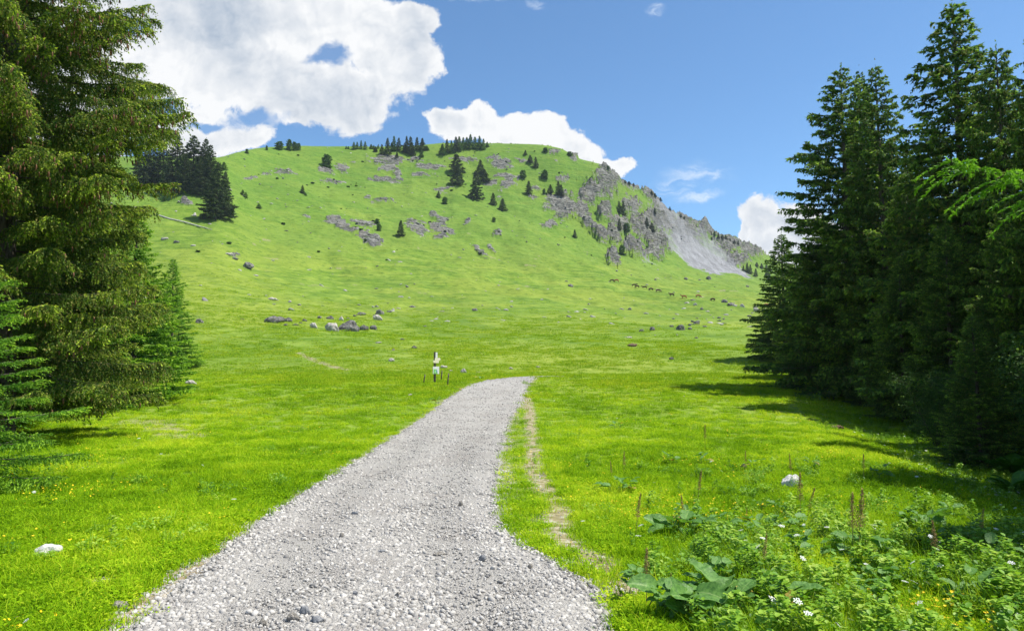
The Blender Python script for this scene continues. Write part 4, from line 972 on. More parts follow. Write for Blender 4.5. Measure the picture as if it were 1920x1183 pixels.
for (x_, tp_, bs_, w_, lb_) in [(342,333,364,16,'small bright green spruce at the foot of the dark left hill group'),(308,328,360,22,'bright green young spruce on the slope left under the dark group'),
     (373,352,362,10,'tiny green spruce at the edge of the left hill group'),(308,365,378,9,'tiny dark green bush spruce on the slope above the bleached log'),
     (419,303,318,12,'light green larch behind the narrow dark spruce on the hill'),(461,359,371,9,'lower of two small bushes on the slope right of the left group'),(455,356,366,8,'upper of two small bushes on the slope right of the left group'),
     (486,382,391,10,'small dark bush spruce low on the left slope')]:
    htree(x_, tp_, bs_, [fy_], 9, lb_, w_, group='small spruces on the left slope', r0=2.3)
def row(lst, kinds, h0, r0, fmt, group, name='spruce_tree'):
    lst = sorted(lst)
    for i, q in enumerate(lst):
        x_, tp_, bs_ = q[:3]; w_ = q[3] if len(q) > 3 else (bs_ - tp_)*.55 + 2
        htree(x_, tp_, bs_, kinds, h0, fmt % ORD[i], w_, group=group, r0=r0, name=name)
row([(463,279,288,6),(500,274,282,5),(524,266,281,14),(541.5,262,282,12),(551.5,266,282,10),(559,269,282,10)], round_k, 9, 2.6, '%s of the round green trees on the left skyline, counted from left', 'round trees on the left skyline', 'larch_tree')
row([(649,273,280,4),(653,274,280,4),(663.6,266,281,8),(670,267,280,7),(677,264,280,8),(685,264,281,10),(696,271,279,8),(701,272,280,6),(709,271,279,5)], [fy_], 9, 2.4, '%s small green tree from the left along the middle skyline', 'small trees along the middle skyline')
row([(704,275,285,7),(716,272,290,12),(726.5,260,290,13),(734,267,284,10),(739,256,284,12),(747.6,256,283,14),(758.4,267,287,12),(762.5,254,286,13),(770,253,290,17),(774,272,292,10),(782,256,282,10),(792,259,283,13),(800,273,282,8),(790,281,295,9),(744,287,297,7)], far_k + far_g, 14, 2.8, '%s tree from the left in the dark spruce clump on the skyline', 'dark spruce clump on the middle skyline')
row([(829.7,268,291,13),(838,258,288,12),(846.5,261,287,11),(854.6,255,285,12),(861,257,283,12),(868,256,280,9),(875,258,280,11),(881.7,254,280,11),(891,255,280,14),(899,256,281,13),(906,259,281,11),(913.7,266,276,8)], far_g + far_g + far_k[:1] + [fy_], 14, 2.8, '%s tree from the left in the right skyline clump above the crags', 'clump of trees right of the middle skyline')
SINGLE = [(612,291,314,18,'round dark tree among the rocks below the left skyline',round_k,9,2.6),(567,348,363,10,'lone little dark spruce in the middle of the left slope',far_k,14,2.8),(573,360,367,6,'tiny bush just below the lone little spruce on the left slope',[fy_],9,2.4),
 (856.5,287,325,27,'upper one of two stacked dark spruces high on the middle slope',far_k,14,2.8),(857,313,347,27,'lower one of two stacked dark spruces high on the middle slope',far_k,14,2.8),
 (900.7,302,328,17,'pointed spruce at the top of the leaning three on the middle slope',far_k,14,2.8),(907,318,341,20,'brownish spruce on the right of the leaning three on the middle slope',far_k,14,2.8),(893,323,374,26,'biggest dark spruce of the leaning three on the middle slope',far_k,14,2.8),
 (924.5,363,385,13,'left one of two small spruces below the leaning three',far_k,14,2.8),(942.7,370,395,14,'right one of two small spruces below the leaning three',far_k,14,2.8),
 (751.6,415,443,17,'lone dark spruce standing low beside the pale rock patches',far_k,14,2.8),(707,411,419,10,'dark bush just above the pale rock patch left of the lone low spruce',round_k,9,2.6),(711,420,433,10,'second dark bush on the pale rock patch left of the lone low spruce',round_k,9,2.6),
 (822,358,371,9,'small dark spruce left of a stony patch on the middle slope',far_k,14,2.8),(834,369,383,12,'small brownish tree right beside a stony patch on the middle slope',round_k,9,2.6),
 (926,408,416,9,'low dark bush on the bare middle slope below the two small spruces',round_k,9,2.6)]
SINGLE += [(985,282,291,7,'highest little spruce on the right part of the summit slope',far_k,14,2.8),(994,289,306,11,'dark spruce second from the top on the summit slope',far_k,14,2.8),(1004.7,294,315,11,'dark spruce third from the top on the summit slope',far_k,14,2.8),
 (981,319,335,11,'squat dark tree left on the summit slope',round_k,9,2.6),(1020.7,318,336,14,'broad dark bush tree right on the summit slope',round_k,9,2.6),(991,337,365,14,'pointed spruce above the grey rocks of the right slope',far_k,14,2.8),
 (1032,346,363,11,'spruce just left of the pair above the lower crag',far_k,14,2.8),(1047,339,367,12,'left spruce of the pair above the lower crag',far_k,14,2.8),(1052,344,368,11,'right spruce of the pair above the lower crag',far_k,14,2.8),(1020,355,364,7,'small bush among rocks left of the crag spruces',round_k,9,2.6),
 (1078,431,446,8,'lone small spruce on the grass below the cliff',far_k,14,2.8),(1161,412,432,8,'slim spruce between the cliff and the scree',far_k,14,2.8),(1175,418,436,14,'round dark tree right of the slim spruce beside the cliff',round_k,9,2.6),
 (1161,375,402,12,'left spruce in the gully right of the cliff head',far_k,14,2.8),(1169,377,405,12,'right spruce in the gully right of the cliff head',far_k,14,2.8),(1213,406,425,8,'upper left spruce on the grey crags above the scree',far_k,14,2.8),
 (1222,417,436,13,'broad dark spruce on the grey crags above the scree',far_k,14,2.8),(1166,461,478,11,'dark bushy tree low under the crags',round_k,9,2.6),(1228,391,402,7,'small spruce high on the grey crags',far_k,14,2.8),
 (1023,277,286,9,'dark bush on the summit skyline left of the drop',round_k,9,2.6),(1068,285,293,9,'spiky bush on the skyline where the summit starts to fall',round_k,9,2.6),(1140,311,318,7,'round bush on the brink of the cliff head',round_k,9,2.6),
 (1394,497,508,6,'small spruce at the right foot of the scree',far_k,14,2.8),(1439,511,522,10,'round grey green bush at the far right foot of the hill',round_k,9,2.6)]
for (x_, tp_, bs_, w_, lb_, kd, h0, r0) in SINGLE: htree(x_, tp_, bs_, kd, h0, lb_, w_, r0=r0, group='trees scattered on the mountainside')
row([(1172,338,344,5),(1179,340,346,7),(1188,343,349,5),(1222,358,366,8),(1228,362,369,6),(1238,370,378,6),(1256,388,395,5),(1276,402,409,6),(1283,405,411,5),(1305,421,426,4)], far_k, 14, 2.8, '%s tiny spruce from the left down the steep right skyline', 'tiny spruces along the right skyline')
row([(1333,434,442,5),(1340,436,445,6),(1347,438,447,5),(1354,440,449,7),(1361,441,450,6),(1369,446,454,5),(1377,449,457,5),(1384,452,459,5)], far_k, 14, 2.8, '%s tiny spruce from the left on the low right ridge', 'line of tiny spruces on the lower right ridge')
row([(1401,493,511,7),(1407,495,513,7),(1417,503,518,8),(1419,492,500,7),(1428,494,503,8),(1437,496,507,9),(1443,498,510,7)], far_k, 14, 2.8, '%s spruce from the left in the small wood by the scree foot', 'small wood right of the scree')

# ------------------------------------------------------------------ boulders and stones
m, t = mat_new('lichen_rock'); tc_ = t.new('ShaderNodeTexCoord').outputs['Object']; wp = t.new('ShaderNodeNewGeometry').outputs['Position']
nn = t.noise(tc_, 2.2, 9, .75, .3); n2_ = t.noise(wp, 3.2, 7, .8); n3 = t.noise(tc_, 1.0, 3, .6)
rc = t.mix(t.ramp(nn, .36, .62), (.06, .058, .053), (.30, .285, .255)); rc = t.mix(t.ramp(n2_, .5, .6, 0, .8), rc, (.06, .058, .055)); rc = t.mix(t.ramp(n3, .58, .72, 0, .5), rc, (.16, .18, .06))
finish(t, principled(t, rc, .95, .1, bumpn(t, nn, 1.0, .35)))
flat_mat('pale_rock', [(.25,.225,.19),(.56,.52,.455)], 3, .9, .15, .9, .08)
flat_mat('brown_earth', [(.10,.065,.04),(.24,.17,.11)], 5, .95, .1, .9, .1)
flat_mat('grey_stone', [(.16,.165,.17),(.30,.30,.30)], 5, .85, .2, .5, .02)
flat_mat('white_rock', [(.50,.48,.44),(.74,.72,.67)], 4, .9, .15, .9, .03)
RM = {'lichen_rock': [], 'pale_rock': [], 'grey_stone': [], 'white_rock': []}
rr = np.random.default_rng(5)
for mt in RM:
    for i in range(6):
        v, f = rockmesh(rr, 4, .30, rr.uniform(.65, .85), cuts=9, freq=2.0); RM[mt].append(mesh_np(mt + '_boulder%d' % i, v, f, mt, False))
def boulder(px_, base, w_, h_, label, mt='lichen_rock', name='boulder', group=None, yaw=None):
    p = G(px_, base); k = p.y / F; a = w_*k/2*1.06; hz = h_*k
    o_ = link(name, RM[mt][int(rr.integers(0, 6))]); o_.location = (p.x, p.y + a*.5, p.z + hz*.22)
    o_.scale = (a, a*.85, hz*1.05); o_.rotation_euler = (rr.normal(0, .06), rr.normal(0, .08), yaw if yaw is not None else float(rr.choice([-.2, .15, 2.9, 3.3])))
    return tag(o_, label, 'rock', group)
def z2(x_, y_): return 440 + x_/5.333, 520 + y_/5.333
def z4(x_, y_): return 1100 + x_/5.333, 500 + y_/5.333
def z7(x_, y_): return 720 + x_/4.928, 620 + y_/4.928
def cluster(lst, f, sc_, fmt, group):
    lst = sorted(lst, key=lambda q: q[0])
    for i, q in enumerate(lst):
        x_, y_ = f(q[0], q[1]); big = q[2]/sc_ > 15
        mt = q[4] if len(q) > 4 else 'lichen_rock'
        tone = 'pale' if mt == 'pale_rock' else 'grey'
        boulder(x_, y_, q[2]/sc_, q[3]/sc_, fmt % (('large' if big else 'small') + ' ' + tone, ORD[i]), mt, 'boulder' if q[2]/sc_ > 8 else 'stone', group)
A = 'pale_rock'
cluster([(368,228,85,40,A),(310,190,30,20,A),(547,252,35,25,A),(430,232,20,10,A),(680,192,18,10,A)], z2, 5.333, '%s rock on the slope above the boulder line, %s from the left', 'rocks above the boulder line')
cluster([(385,455,190,70),(455,405,45,22),(525,445,80,45),(695,440,50,25),(510,485,50,20),(605,483,80,20),(660,458,40,12)], z2, 5.333, '%s rock in the left group of the boulder line, %s from left', 'left group of the boulder line')
cluster([(840,412,50,25),(945,418,75,35),(1063,435,65,50,A),(1135,417,40,15),(1255,380,95,32),(1198,390,34,18),(1435,375,105,50),(1420,428,110,55,A)], z2, 5.333, '%s rock in the row behind the biggest boulders, %s from left', 'row behind the biggest boulders')
cluster([(1545,348,60,18),(1585,332,32,22,A),(1635,314,40,15,A),(1775,301,65,20),(1382,300,24,20,A)], z2, 5.333, '%s rock up at the right end of the boulder line, %s from left', 'upper right end of the boulder line')
x_, y_ = z2(965, 540); boulder(x_, y_, 150/5.333, 95/5.333, 'light grey sloping boulder, left one of the two biggest in the meadow', 'pale_rock')
x_, y_ = z2(1135, 541); boulder(x_, y_, 205/5.333, 112/5.333, 'biggest boulder of the meadow, dark grey and domed')
x_, y_ = z2(1290, 532); boulder(x_, y_, 95/5.333, 55/5.333, 'jagged grey boulder touching the right side of the biggest one')
x_, y_ = z2(1390, 523); boulder(x_, y_, 85/5.333, 42/5.333, 'low grey boulder second to the right of the biggest one')
x_, y_ = z2(782, 508); boulder(x_, y_, 95/5.333, 55/5.333, 'pinkish grey pointed boulder left of the two biggest ones', 'pale_rock')
cluster([(75,425,50,18),(1437,658,55,20,A),(1795,712,60,26),(1585,732,35,22),(1562,842,65,35,A),(1130,722,30,12,A),(1670,626,50,15),(1900,495,40,14)], z2, 5.333, '%s loose stone in the grass near the boulder line, %s from left', 'stones in the grass around the boulder line')
cluster([(942,635,95,52),(1100,577,65,34),(1060,584,50,25),(1030,592,35,20),(857,603,50,18),(1037,630,45,24),(1180,604,45,22)], z4, 5.333, '%s rock in the middle group of the right basin, %s from left', 'middle rock group of the right basin')
cluster([(660,640,60,40),(550,653,55,28),(422,712,75,20,A),(905,686,20,14,A),(1100,716,40,14),(850,932,45,30),(685,690,18,10,A)], z4, 5.333, '%s stone left before the right basin group, %s from left', 'stones in front of the right basin')
cluster([(1222,130,60,34),(990,132,45,24),(688,137,30,16),(870,264,25,12),(1610,205,35,20),(1130,136,30,12)], z4, 5.333, '%s stone on the far slope below the scree, %s from left', 'stones below the scree')
cluster([(1380,360,64,34),(1450,392,75,34),(1490,398,40,22,A),(1558,405,55,38,A),(1700,442,60,46,A),(1790,450,60,28),(1635,500,50,22),(1700,410,60,22)], z4, 5.333, '%s rock in the line leading to the right wood, %s from left', 'rock line towards the right wood')
cluster([(1150,432,32,32),(1090,385,40,25,A),(1005,366,50,16,A),(1325,518,40,16),(1330,546,45,16),(1212,452,40,20,A),(1105,523,35,14),(1240,486,18,10,A),(1270,512,16,12,A),(1200,530,14,12,A),(1375,530,24,18),(1065,340,50,16)], z4, 5.333, '%s stone strewn above the middle basin group, %s from left', 'stones scattered in the right basin')
cluster([(548,345,60,34,A),(735,390,60,44,A),(615,374,35,16,A),(865,386,44,12,A),(1172,357,45,20,A),(1175,414,25,13,A),(1422,340,45,20,A),(1135,402,30,10)], z7, 4.928, '%s stone between signpost and track end, %s from left', 'stones beyond the signpost')
cluster([(65,283,60,34,A),(280,164,45,20),(240,600,50,22,A),(85,184,30,16,A),(165,84,36,14,A)], z7, 4.928, '%s stone in the grass left of the signpost, %s from left', 'stones left of the signpost')
for q in [(461,503,22,11,'grey rock lying on the left slope right of the others','lichen_rock'),(440,487,14,6,'flat grey rock on the left slope above its neighbour','lichen_rock'),(428,478,18,5,'long pale rock highest on the left slope','pale_rock'),(308,450,14,8,'white stone on the left slope beside the old spruce','pale_rock'),(330,456,13,7,'grey stone just right of the white one on the left slope','lichen_rock'),
          (370,606,18,8,'dark stone right of the young spruce tip','lichen_rock'),(355,722,24,9,'tan stone in the grass below the young spruce','pale_rock'),(889,583,11,7,'small grey stone alone on the meadow above the signpost','lichen_rock'),(1070,538,10,6,'small grey stone alone on the slope left of the cattle','lichen_rock')]:
    boulder(q[0], q[1], q[2], q[3], q[4], q[5], 'stone')
boulder(76, 1046, 50, 26, 'white lumpy rock in the grass at lower left', 'white_rock', 'rock', yaw=.2)
boulder(220, 1143, 28, 19, 'pale grey angular stone beside the track at bottom left', 'pale_rock', 'rock')
boulder(1486, 915, 33, 27, 'whitish rounded rock in the meadow behind a dried dock stalk', 'white_rock', 'rock')
boulder(1396, 881, 12, 10, 'small brownish stone at the foot of a dried stalk', 'lichen_rock', 'stone')
boulder(103, 866, 16, 7, 'small tan stone in the grass near the old spruce', 'pale_rock', 'stone')
boulder(465, 963, 10, 8, 'small grey stone at the left verge of the track', 'pale_rock', 'stone')
def pathstone(px_, base, w_, h_, label, mt='pale_rock'):
    o_ = boulder(px_, base, w_, h_, label, mt, 'stone', 'larger stones lying on the gravel track'); o_.location.z += .03
for q in [(593,1176,26,15,'dark blue grey stone near the bottom edge of the track','grey_stone'),(570,1160,22,14,'grey square stone just above the dark one on the track','grey_stone'),(547,1173,27,13,'tan flat stone left of the dark one at the bottom of the track','pale_rock'),(490,1180,18,12,'white stone at the very bottom left of the track','pale_rock'),
          (823,1047,22,7,'flat tan stone casting a dark shadow in mid track','pale_rock'),(716,1042,13,6,'small blue grey stone in mid track','grey_stone'),(665,968,15,5,'thin dark stone upper left on the track','grey_stone'),(863,952,11,9,'white round stone on the right half of the track','pale_rock'),
          (905,1057,15,10,'grey stone near the right edge of the track','grey_stone'),(665,1124,12,9,'grey pebble left of the tan one low on the track','grey_stone'),(746,1126,12,9,'tan pebble low on the middle of the track','pale_rock'),(994,1072,12,8,'pale stone near the right bend of the verge','pale_rock'),(640,1012,10,8,'small pale stone on the left half of the track','pale_rock')]:
    pathstone(*q)
# brown patches: earth heaps and low brown clumps
p = G(1187, 650)
for (x_, b_, w_, h_, lb_) in [(1187,650,19,9,'dark brown earth heap in the meadow below the basin'),(1572,806,26,12,'red brown earth mound beside the shadow of the right wood'),(187,1103,44,10,'bare earth molehill in the grass at lower left')]:
    o_ = boulder(x_, b_, w_, h_, lb_, 'lichen_rock', 'earth_mound'); o_.data = o_.data.copy(); o_.data.materials[0] = mats['brown_earth']; o_['category'] = 'earth mound'; o_.scale.z *= .6

# ------------------------------------------------------------------ fallen log and stump
def tube_mesh(name, pts, rads, mat, k=8, cap=True):
    V, F_ = [], []; pts = [np.array(p_, float) for p_ in pts]; n = len(pts)
    for i in range(n):
        d = pts[min(i+1, n-1)] - pts[max(i-1, 0)]; d /= np.linalg.norm(d); a = np.cross(d, [0, 0, 1.0]) if abs(d[2]) < .9 else np.cross(d, [1.0, 0, 0]); a /= np.linalg.norm(a); b = np.cross(d, a)
        for q in range(k): an = 6.2832*q/k; V.append(pts[i] + rads[i]*(a*math.cos(an) + b*math.sin(an)))
    for i in range(n-1):
        for q in range(k): F_.append((i*k+q, i*k+(q+1) % k, (i+1)*k+(q+1) % k, (i+1)*k+q))
    me = bpy.data.meshes.new(name); fs = list(F_)
    if cap: fs += [tuple(range(k))[::-1], tuple((n-1)*k + q for q in range(k))]
    me.from_pydata([tuple(v) for v in V], [], fs)
    for p_ in me.polygons: p_.use_smooth = True
    me.materials.append(mats[mat]); return me
L0 = [G(x_, y_) for x_, y_ in ((290, 403), (318, 412), (345, 418), (370, 425), (397, 432))]
tag(link('fallen_log', tube_mesh('log', [(q.x, q.y, q.z + .35) for q in L0], [.35, .32, .28, .24, .10], 'pale_wood')), 'bleached fallen tree trunk lying on the slope below the left hill group', 'log')
sp0 = G(365, 405); st_ = thing('tree_stump', 'weathered grey stump with jagged top above the fallen log', 'stump', sp0)
link('stump_wood', tube_mesh('stump', [(0, 0, -.2), (0, 0, .3), (.1, 0, 1.0), (.2, 0, 1.5)], [.9, .7, .5, .15], 'pale_wood', 9), st_)
link('root', tube_mesh('root', [(-.2, -.3, .2), (-1.0, -.7, .05), (-1.5, -.8, -.1)], [.3, .16, .05], 'pale_wood', 6), st_)
link('root', tube_mesh('root2', [(.2, -.3, .2), (1.0, -.6, .0), (1.4, -.8, -.1)], [.28, .15, .05], 'pale_wood', 6), st_)

# ------------------------------------------------------------------ signpost
def box(bm_, cx, cy, cz, sx_, sy_, sz_, rot=None):
    import bmesh
    r_ = bmesh.ops.create_cube(bm_, size=1.0); M_ = Matrix.Translation((cx, cy, cz)) @ (rot or Matrix.Identity(4)) @ Matrix.Diagonal((sx_, sy_, sz_, 1))
    bmesh.ops.transform(bm_, matrix=M_, verts=r_['verts']); return r_['verts']
def bobj(name, fn, mat, parent=None, bev=.006):
    import bmesh
    bm_ = bmesh.new(); fn(bm_)
    if bev: bmesh.ops.bevel(bm_, geom=list(bm_.edges), offset=bev, segments=1, affect='EDGES')
    me = bpy.data.meshes.new(name); bm_.to_mesh(me); bm_.free(); me.materials.append(mats[mat]); return link(name, me, parent)
flat_mat('post_wood', [(.07,.055,.04),(.22,.18,.14)], 12, .9, .15, .6, .01)
flat_mat('cream_paint', [(.80,.74,.52),(.86,.80,.60)], 20, .6); flat_mat('white_paint', [(.72,.73,.73),(.82,.82,.81)], 20, .5)
flat_mat('green_print', [(.22,.55,.16),(.26,.62,.20)], 20, .5); flat_mat('blue_print', [(.10,.30,.55),(.12,.36,.62)], 20, .5); flat_mat('dark_print', [(.10,.10,.10),(.14,.14,.13)], 20, .5)
sg = G(815, 718); sk = sg.y/F
sign = thing('signpost', 'wooden hiking signpost with two cream direction boards and a green and white panel', 'signpost', sg, R_(38))
HS_ = 58*sk; pw = 4.6*sk
po_ = bobj('post', lambda b: box(b, 0, 0, HS_*.5 - .15, pw*.9, pw*.9, HS_ + .3), 'post_wood', sign); po_.rotation_euler = (0, 0, R_(-30))
bobj('route_plate', lambda b: box(b, .2*pw, -pw*.75 - .02, HS_*.895, pw*.9, .03, HS_*.17), 'white_paint', sign, .004)
def arrow(sgn, w_, h_):
    def f(b):
        pts = [(-w_/2, -h_/2), (w_/2 - h_*.35, -h_/2), (w_/2, 0), (w_/2 - h_*.35, h_/2), (-w_/2, h_/2)]
        fr = [b.verts.new((sgn*x_, -.015, z_)) for x_, z_ in pts]; bk = [b.verts.new((sgn*x_, .015, z_)) for x_, z_ in pts]
        b.faces.new(fr); b.faces.new(bk[::-1]); n = len(pts)
        for i in range(n): b.faces.new((fr[i], bk[i], bk[(i+1) % n], fr[(i+1) % n]))
        import bmesh; bmesh.ops.recalc_face_normals(b, faces=list(b.faces))
    return f
for sgn, z_, x_ in ((1, .765, .75), (-1, .685, -.1)):
    o_ = bobj('direction_board', arrow(sgn, 12.5*sk, 4.8*sk), 'cream_paint', sign, 0); o_.location = (x_*pw, -pw*.75 - .035, HS_*z_)
    continue
    q = bobj('lettering', lambda b: [box(b, (i - 1.2)*1.7*sk, -.019, (.7 - 1.4*j)*sk, 1.3*sk, .006, .45*sk) for i in range(3) for j in range(2)], 'dark_print', o_, 0)
pn = bobj('panel', lambda b: box(b, 0, 0, 0, 13.5*sk, .03, 13.5*sk), 'white_paint', sign, .004); pn.location = (0, -pw*.75 - .03, HS_*.41)
def poly2(b, pts, y_=-.02, th=.006):
    fr = [b.verts.new((x_*sk, y_, z_*sk)) for x_, z_ in pts]; bk = [b.verts.new((x_*sk, y_ + th, z_*sk)) for x_, z_ in pts]
    b.faces.new(fr); b.faces.new(bk[::-1]); n = len(pts)
    for i in range(n): b.faces.new((fr[i], bk[i], bk[(i+1) % n], fr[(i+1) % n]))
    import bmesh; bmesh.ops.recalc_face_normals(b, faces=list(b.faces))
bobj('green_field', lambda b: poly2(b, [(-5.4, -6.2), (3.2, -6.4), (.8, -2), (1.4, 1.8), (-5.4, 2.2)]), 'green_print', pn, 0)
bobj('blue_emblem', lambda b: poly2(b, [(.2, -2.2), (1.2, .8), (2.6, 1.0), (1.6, -1.0), (3.6, -4.2), (2.6, -4.6), (1.0, -2.4)], -.027), 'blue_print', pn, 0)
bobj('white_stroke', lambda b: poly2(b, [(-2.6, -3.4), (-1.2, -.6), (-.2, -.2), (-1.6, -2.6), (-1.4, -4.4), (-2.4, -4.6)], -.027), 'white_paint', pn, 0)
for (x_, b_, tp_, ln_, lb_) in [(794,719,702,.10,'short leaning wooden stake left of the signpost'),(827,714,695,.06,'short wooden stake just right behind the signpost'),(839,724,700,.07,'taller wooden stake right in front of the signpost')]:
    p = G(x_, b_); h = (b_ - tp_)/F*p.y; r_ = 1.3*p.y/F
    st_ = thing('fence_stake', lb_, 'stake', p, rr.uniform(0, 1), 'stakes around the signpost')
    link('stake_shaft', tube_mesh('stake', [(0, 0, -.1), (ln_*.5, 0, h*.5), (ln_, 0, h)], [r_, r_, r_*.9], 'post_wood', 6), st_)
    o_ = link('insulator', tube_mesh('insulator', [(ln_*.9, -r_, h*.8), (ln_*.9, -r_ - .05, h*.8)], [.03, .02], 'dark_print', 6), st_)

# ------------------------------------------------------------------ cattle
flat_mat('cow_dark', [(.035,.018,.010),(.075,.035,.018)], 3, .8); flat_mat('cow_red', [(.20,.07,.025),(.30,.12,.04)], 3, .8)
flat_mat('horn', [(.5,.46,.38),(.6,.56,.48)], 10, .5)
def cow_mesh(mat, graze):
    V = [(0,0,1.05),(.5,0,1.08),(.85,0,1.12),(-.45,0,1.08),(-.8,0,1.12)]          # spine, x forward
    Rv = [.36,.34,.28,.36,.27]; E = [(0,1),(1,2),(0,3),(3,4)]
    def add(par, p_, r_): V.append(p_); Rv.append(r_); E.append((par, len(V)-1)); return len(V)-1
    if graze: n_ = add(2, (1.15,0,.9), .17); h_ = add(n_, (1.4,0,.5), .13); h2 = add(h_, (1.55,0,.25), .09)
    else: n_ = add(2, (1.2,0,1.3), .17); h_ = add(n_, (1.45,0,1.42), .14); h2 = add(h_, (1.78,0,1.26), .09)
    for s_ in (-1, 1):
        a = add(2, (.78,.17*s_,.75), .14); a = add(a, (.82,.18*s_,.42), .08); a = add(a, (.78,.18*s_,.05), .06)
        a = add(4, (-.78,.19*s_,.8), .17); a = add(a, (-.66,.19*s_,.62), .10); a = add(a, (-.88,.19*s_,.40), .065); a = add(a, (-.84,.19*s_,.04), .06)
        add(h_, (V[h_][0]-.05, .22*s_, V[h_][2]+.06), .03)
    a = add(4, (-1.02,0,1.05), .05); a = add(a, (-1.08,0,.55), .03)
    me = bpy.data.meshes.new('cow_body'); me.from_pydata(V, E, []); me.materials.append(mats[mat])
    ob = bpy.data.objects.new('tmp', me); C.objects.link(ob); md = ob.modifiers.new('s', 'SKIN'); sd2 = ob.modifiers.new('u', 'SUBSURF'); sd2.levels = sd2.render_levels = 1
    for i, sv_ in enumerate(me.skin_vertices[0].data): sv_.radius = (Rv[i]*.8 if i < 5 else Rv[i], Rv[i]); sv_.use_root = i == 0
    dg = bpy.context.evaluated_depsgraph_get(); out = bpy.data.meshes.new_from_object(ob.evaluated_get(dg)); bpy.data.objects.remove(ob)
    for p_ in out.polygons: p_.use_smooth = True
    return out, V[h_]
CM = [cow_mesh('cow_dark', True), cow_mesh('cow_dark', False), cow_mesh('cow_red', True), cow_mesh('cow_red', False)]
hornm = tube_mesh('horn', [(0, .08, 0), (.02, .2, .05), (.04, .24, .16)], [.03, .022, .008], 'horn', 5)
CW = [(1148,529.5,0,1,'dark brown cow at the upper left end of the herd'),(1156,529.5,2,1,'red brown cow beside the dark one at the upper left end of the herd'),(1189,538,1,0,'leading dark cow of the file crossing the slope'),(1195,540.5,0,1,'dark cow close below the leading one'),
 (1209,542,1,1,'dark cow third in the file on the slope'),(1221,545.3,0,1,'dark cow fourth in the file on the slope'),(1234,548.2,0,0,'dark cow fifth in the file on the slope'),(1260,556,1,1,'dark cow last in the file, near the small stones'),
 (1283,560,3,1,'reddish cow beside the stones at the foot of the file'),(1309,558.5,2,0,'small reddish cow above the stones'),(1337,565,0,1,'dark cow left of the rock line'),(1437,576,2,1,'reddish cow at the edge of the right wood')]
for (x_, b_, k, flip, lb_) in CW:
    p = G(x_, b_); c_ = thing('cow', lb_, 'cow', p, math.pi*flip + rr.normal(0, .25), 'cattle grazing on the far slope', 1.12)
    link('body', CM[k][0], c_); hx = CM[k][1]
    for s_ in (1, -1):
        h_ = link('horn', hornm, c_, (hx[0], 0, hx[2] + .08)); h_.scale = (1, s_, 1)

# ------------------------------------------------------------------ dock plants, dried stalks, ferns
def leaf_mat(name, a, b, vein):
    m, t = mat_new(name); tc_ = t.new('ShaderNodeTexCoord').outputs['Object']; n = t.noise(tc_, 9, 5, .6); v_ = t.attr('b')
    c = t.mix(t.ramp(n, .35, .65), a, b); c = t.mix(t.ramp(v_, .72, .95, 0, .55), c, vein)
    d = principled(t, c, .5, .3, bumpn(t, n, .5, .01)); tr = t.new('ShaderNodeBsdfTranslucent'); t.put(tr.inputs[0], t.mix(1.0, c, (1.3, 1.4, .5), 'MULTIPLY'))
    mx = t.new('ShaderNodeMixShader'); mx.inputs[0].default_value = .3; t.l.new(d, mx.inputs[1]); t.l.new(tr.outputs[0], mx.inputs[2]); finish(t, mx.outputs[0])
leaf_mat('dock_leaf', (.080, .19, .035), (.16, .32, .065), (.34, .46, .16)); leaf_mat('yellow_leaf', (.28, .24, .04), (.42, .33, .08), (.5, .42, .2)); leaf_mat('fern_leaf', (.04, .13, .012), (.09, .24, .02), (.1, .25, .03))
flat_mat('dry_stalk', [(.17,.10,.04),(.42,.29,.12)], 25, .85, .15, .5, .01); flat_mat('green_stem', [(.08,.16,.03),(.14,.24,.05)], 20, .6)
def dock_leaf(rg, L, mat):
    nu, nv = 11, 9; V, B = [], []; wav = rg.uniform(0, 6.28); cup = rg.uniform(.1, .5); bend = rg.uniform(.2, .9); side_ = rg.normal(0, .2)
    for i in range(nu):
        u = i/(nu-1); hw = L*.40*(math.sin(math.pi*min(1, u*.93 + .07))**.62)*(1 - .25*u)
        for j in range(nv):
            v_ = (j/(nv-1))*2 - 1
            x_ = L*u - .10*L*abs(v_)*(1-u)*(u < .3); y_ = v_*hw; rip = .028*L*abs(v_)**1.5*math.sin(u*17 + wav + v_*2) + .02*L*math.sin(u*26)*(abs(v_) > .2)
            z_ = cup*hw*abs(v_)**1.3*.8 - .5*bend*L*u**2 + rip + .25*L*u
            V.append((x_, y_ + side_*u*u*L*.4, z_)); vein = 1 - min(1, abs(v_)*7); lat = max(0, 1 - abs(((u*6 - abs(v_)*1.8) % 1) - .5)*9)*.8; B.append(max(vein, lat))
    idx_ = np.arange(nu*nv).reshape(nu, nv); F_ = np.stack([idx_[:-1, :-1], idx_[:-1, 1:], idx_[1:, 1:], idx_[1:, :-1]], -1).reshape(-1, 4)
    return mesh_np('leaf', np.array(V), F_, mat, True, {'b': np.array(B)})
rg = np.random.default_rng(44)
LV = [dock_leaf(rg, 1.0, 'dock_leaf') for _ in range(6)]; LY = [dock_leaf(rg, 1.0, 'yellow_leaf') for _ in range(2)]
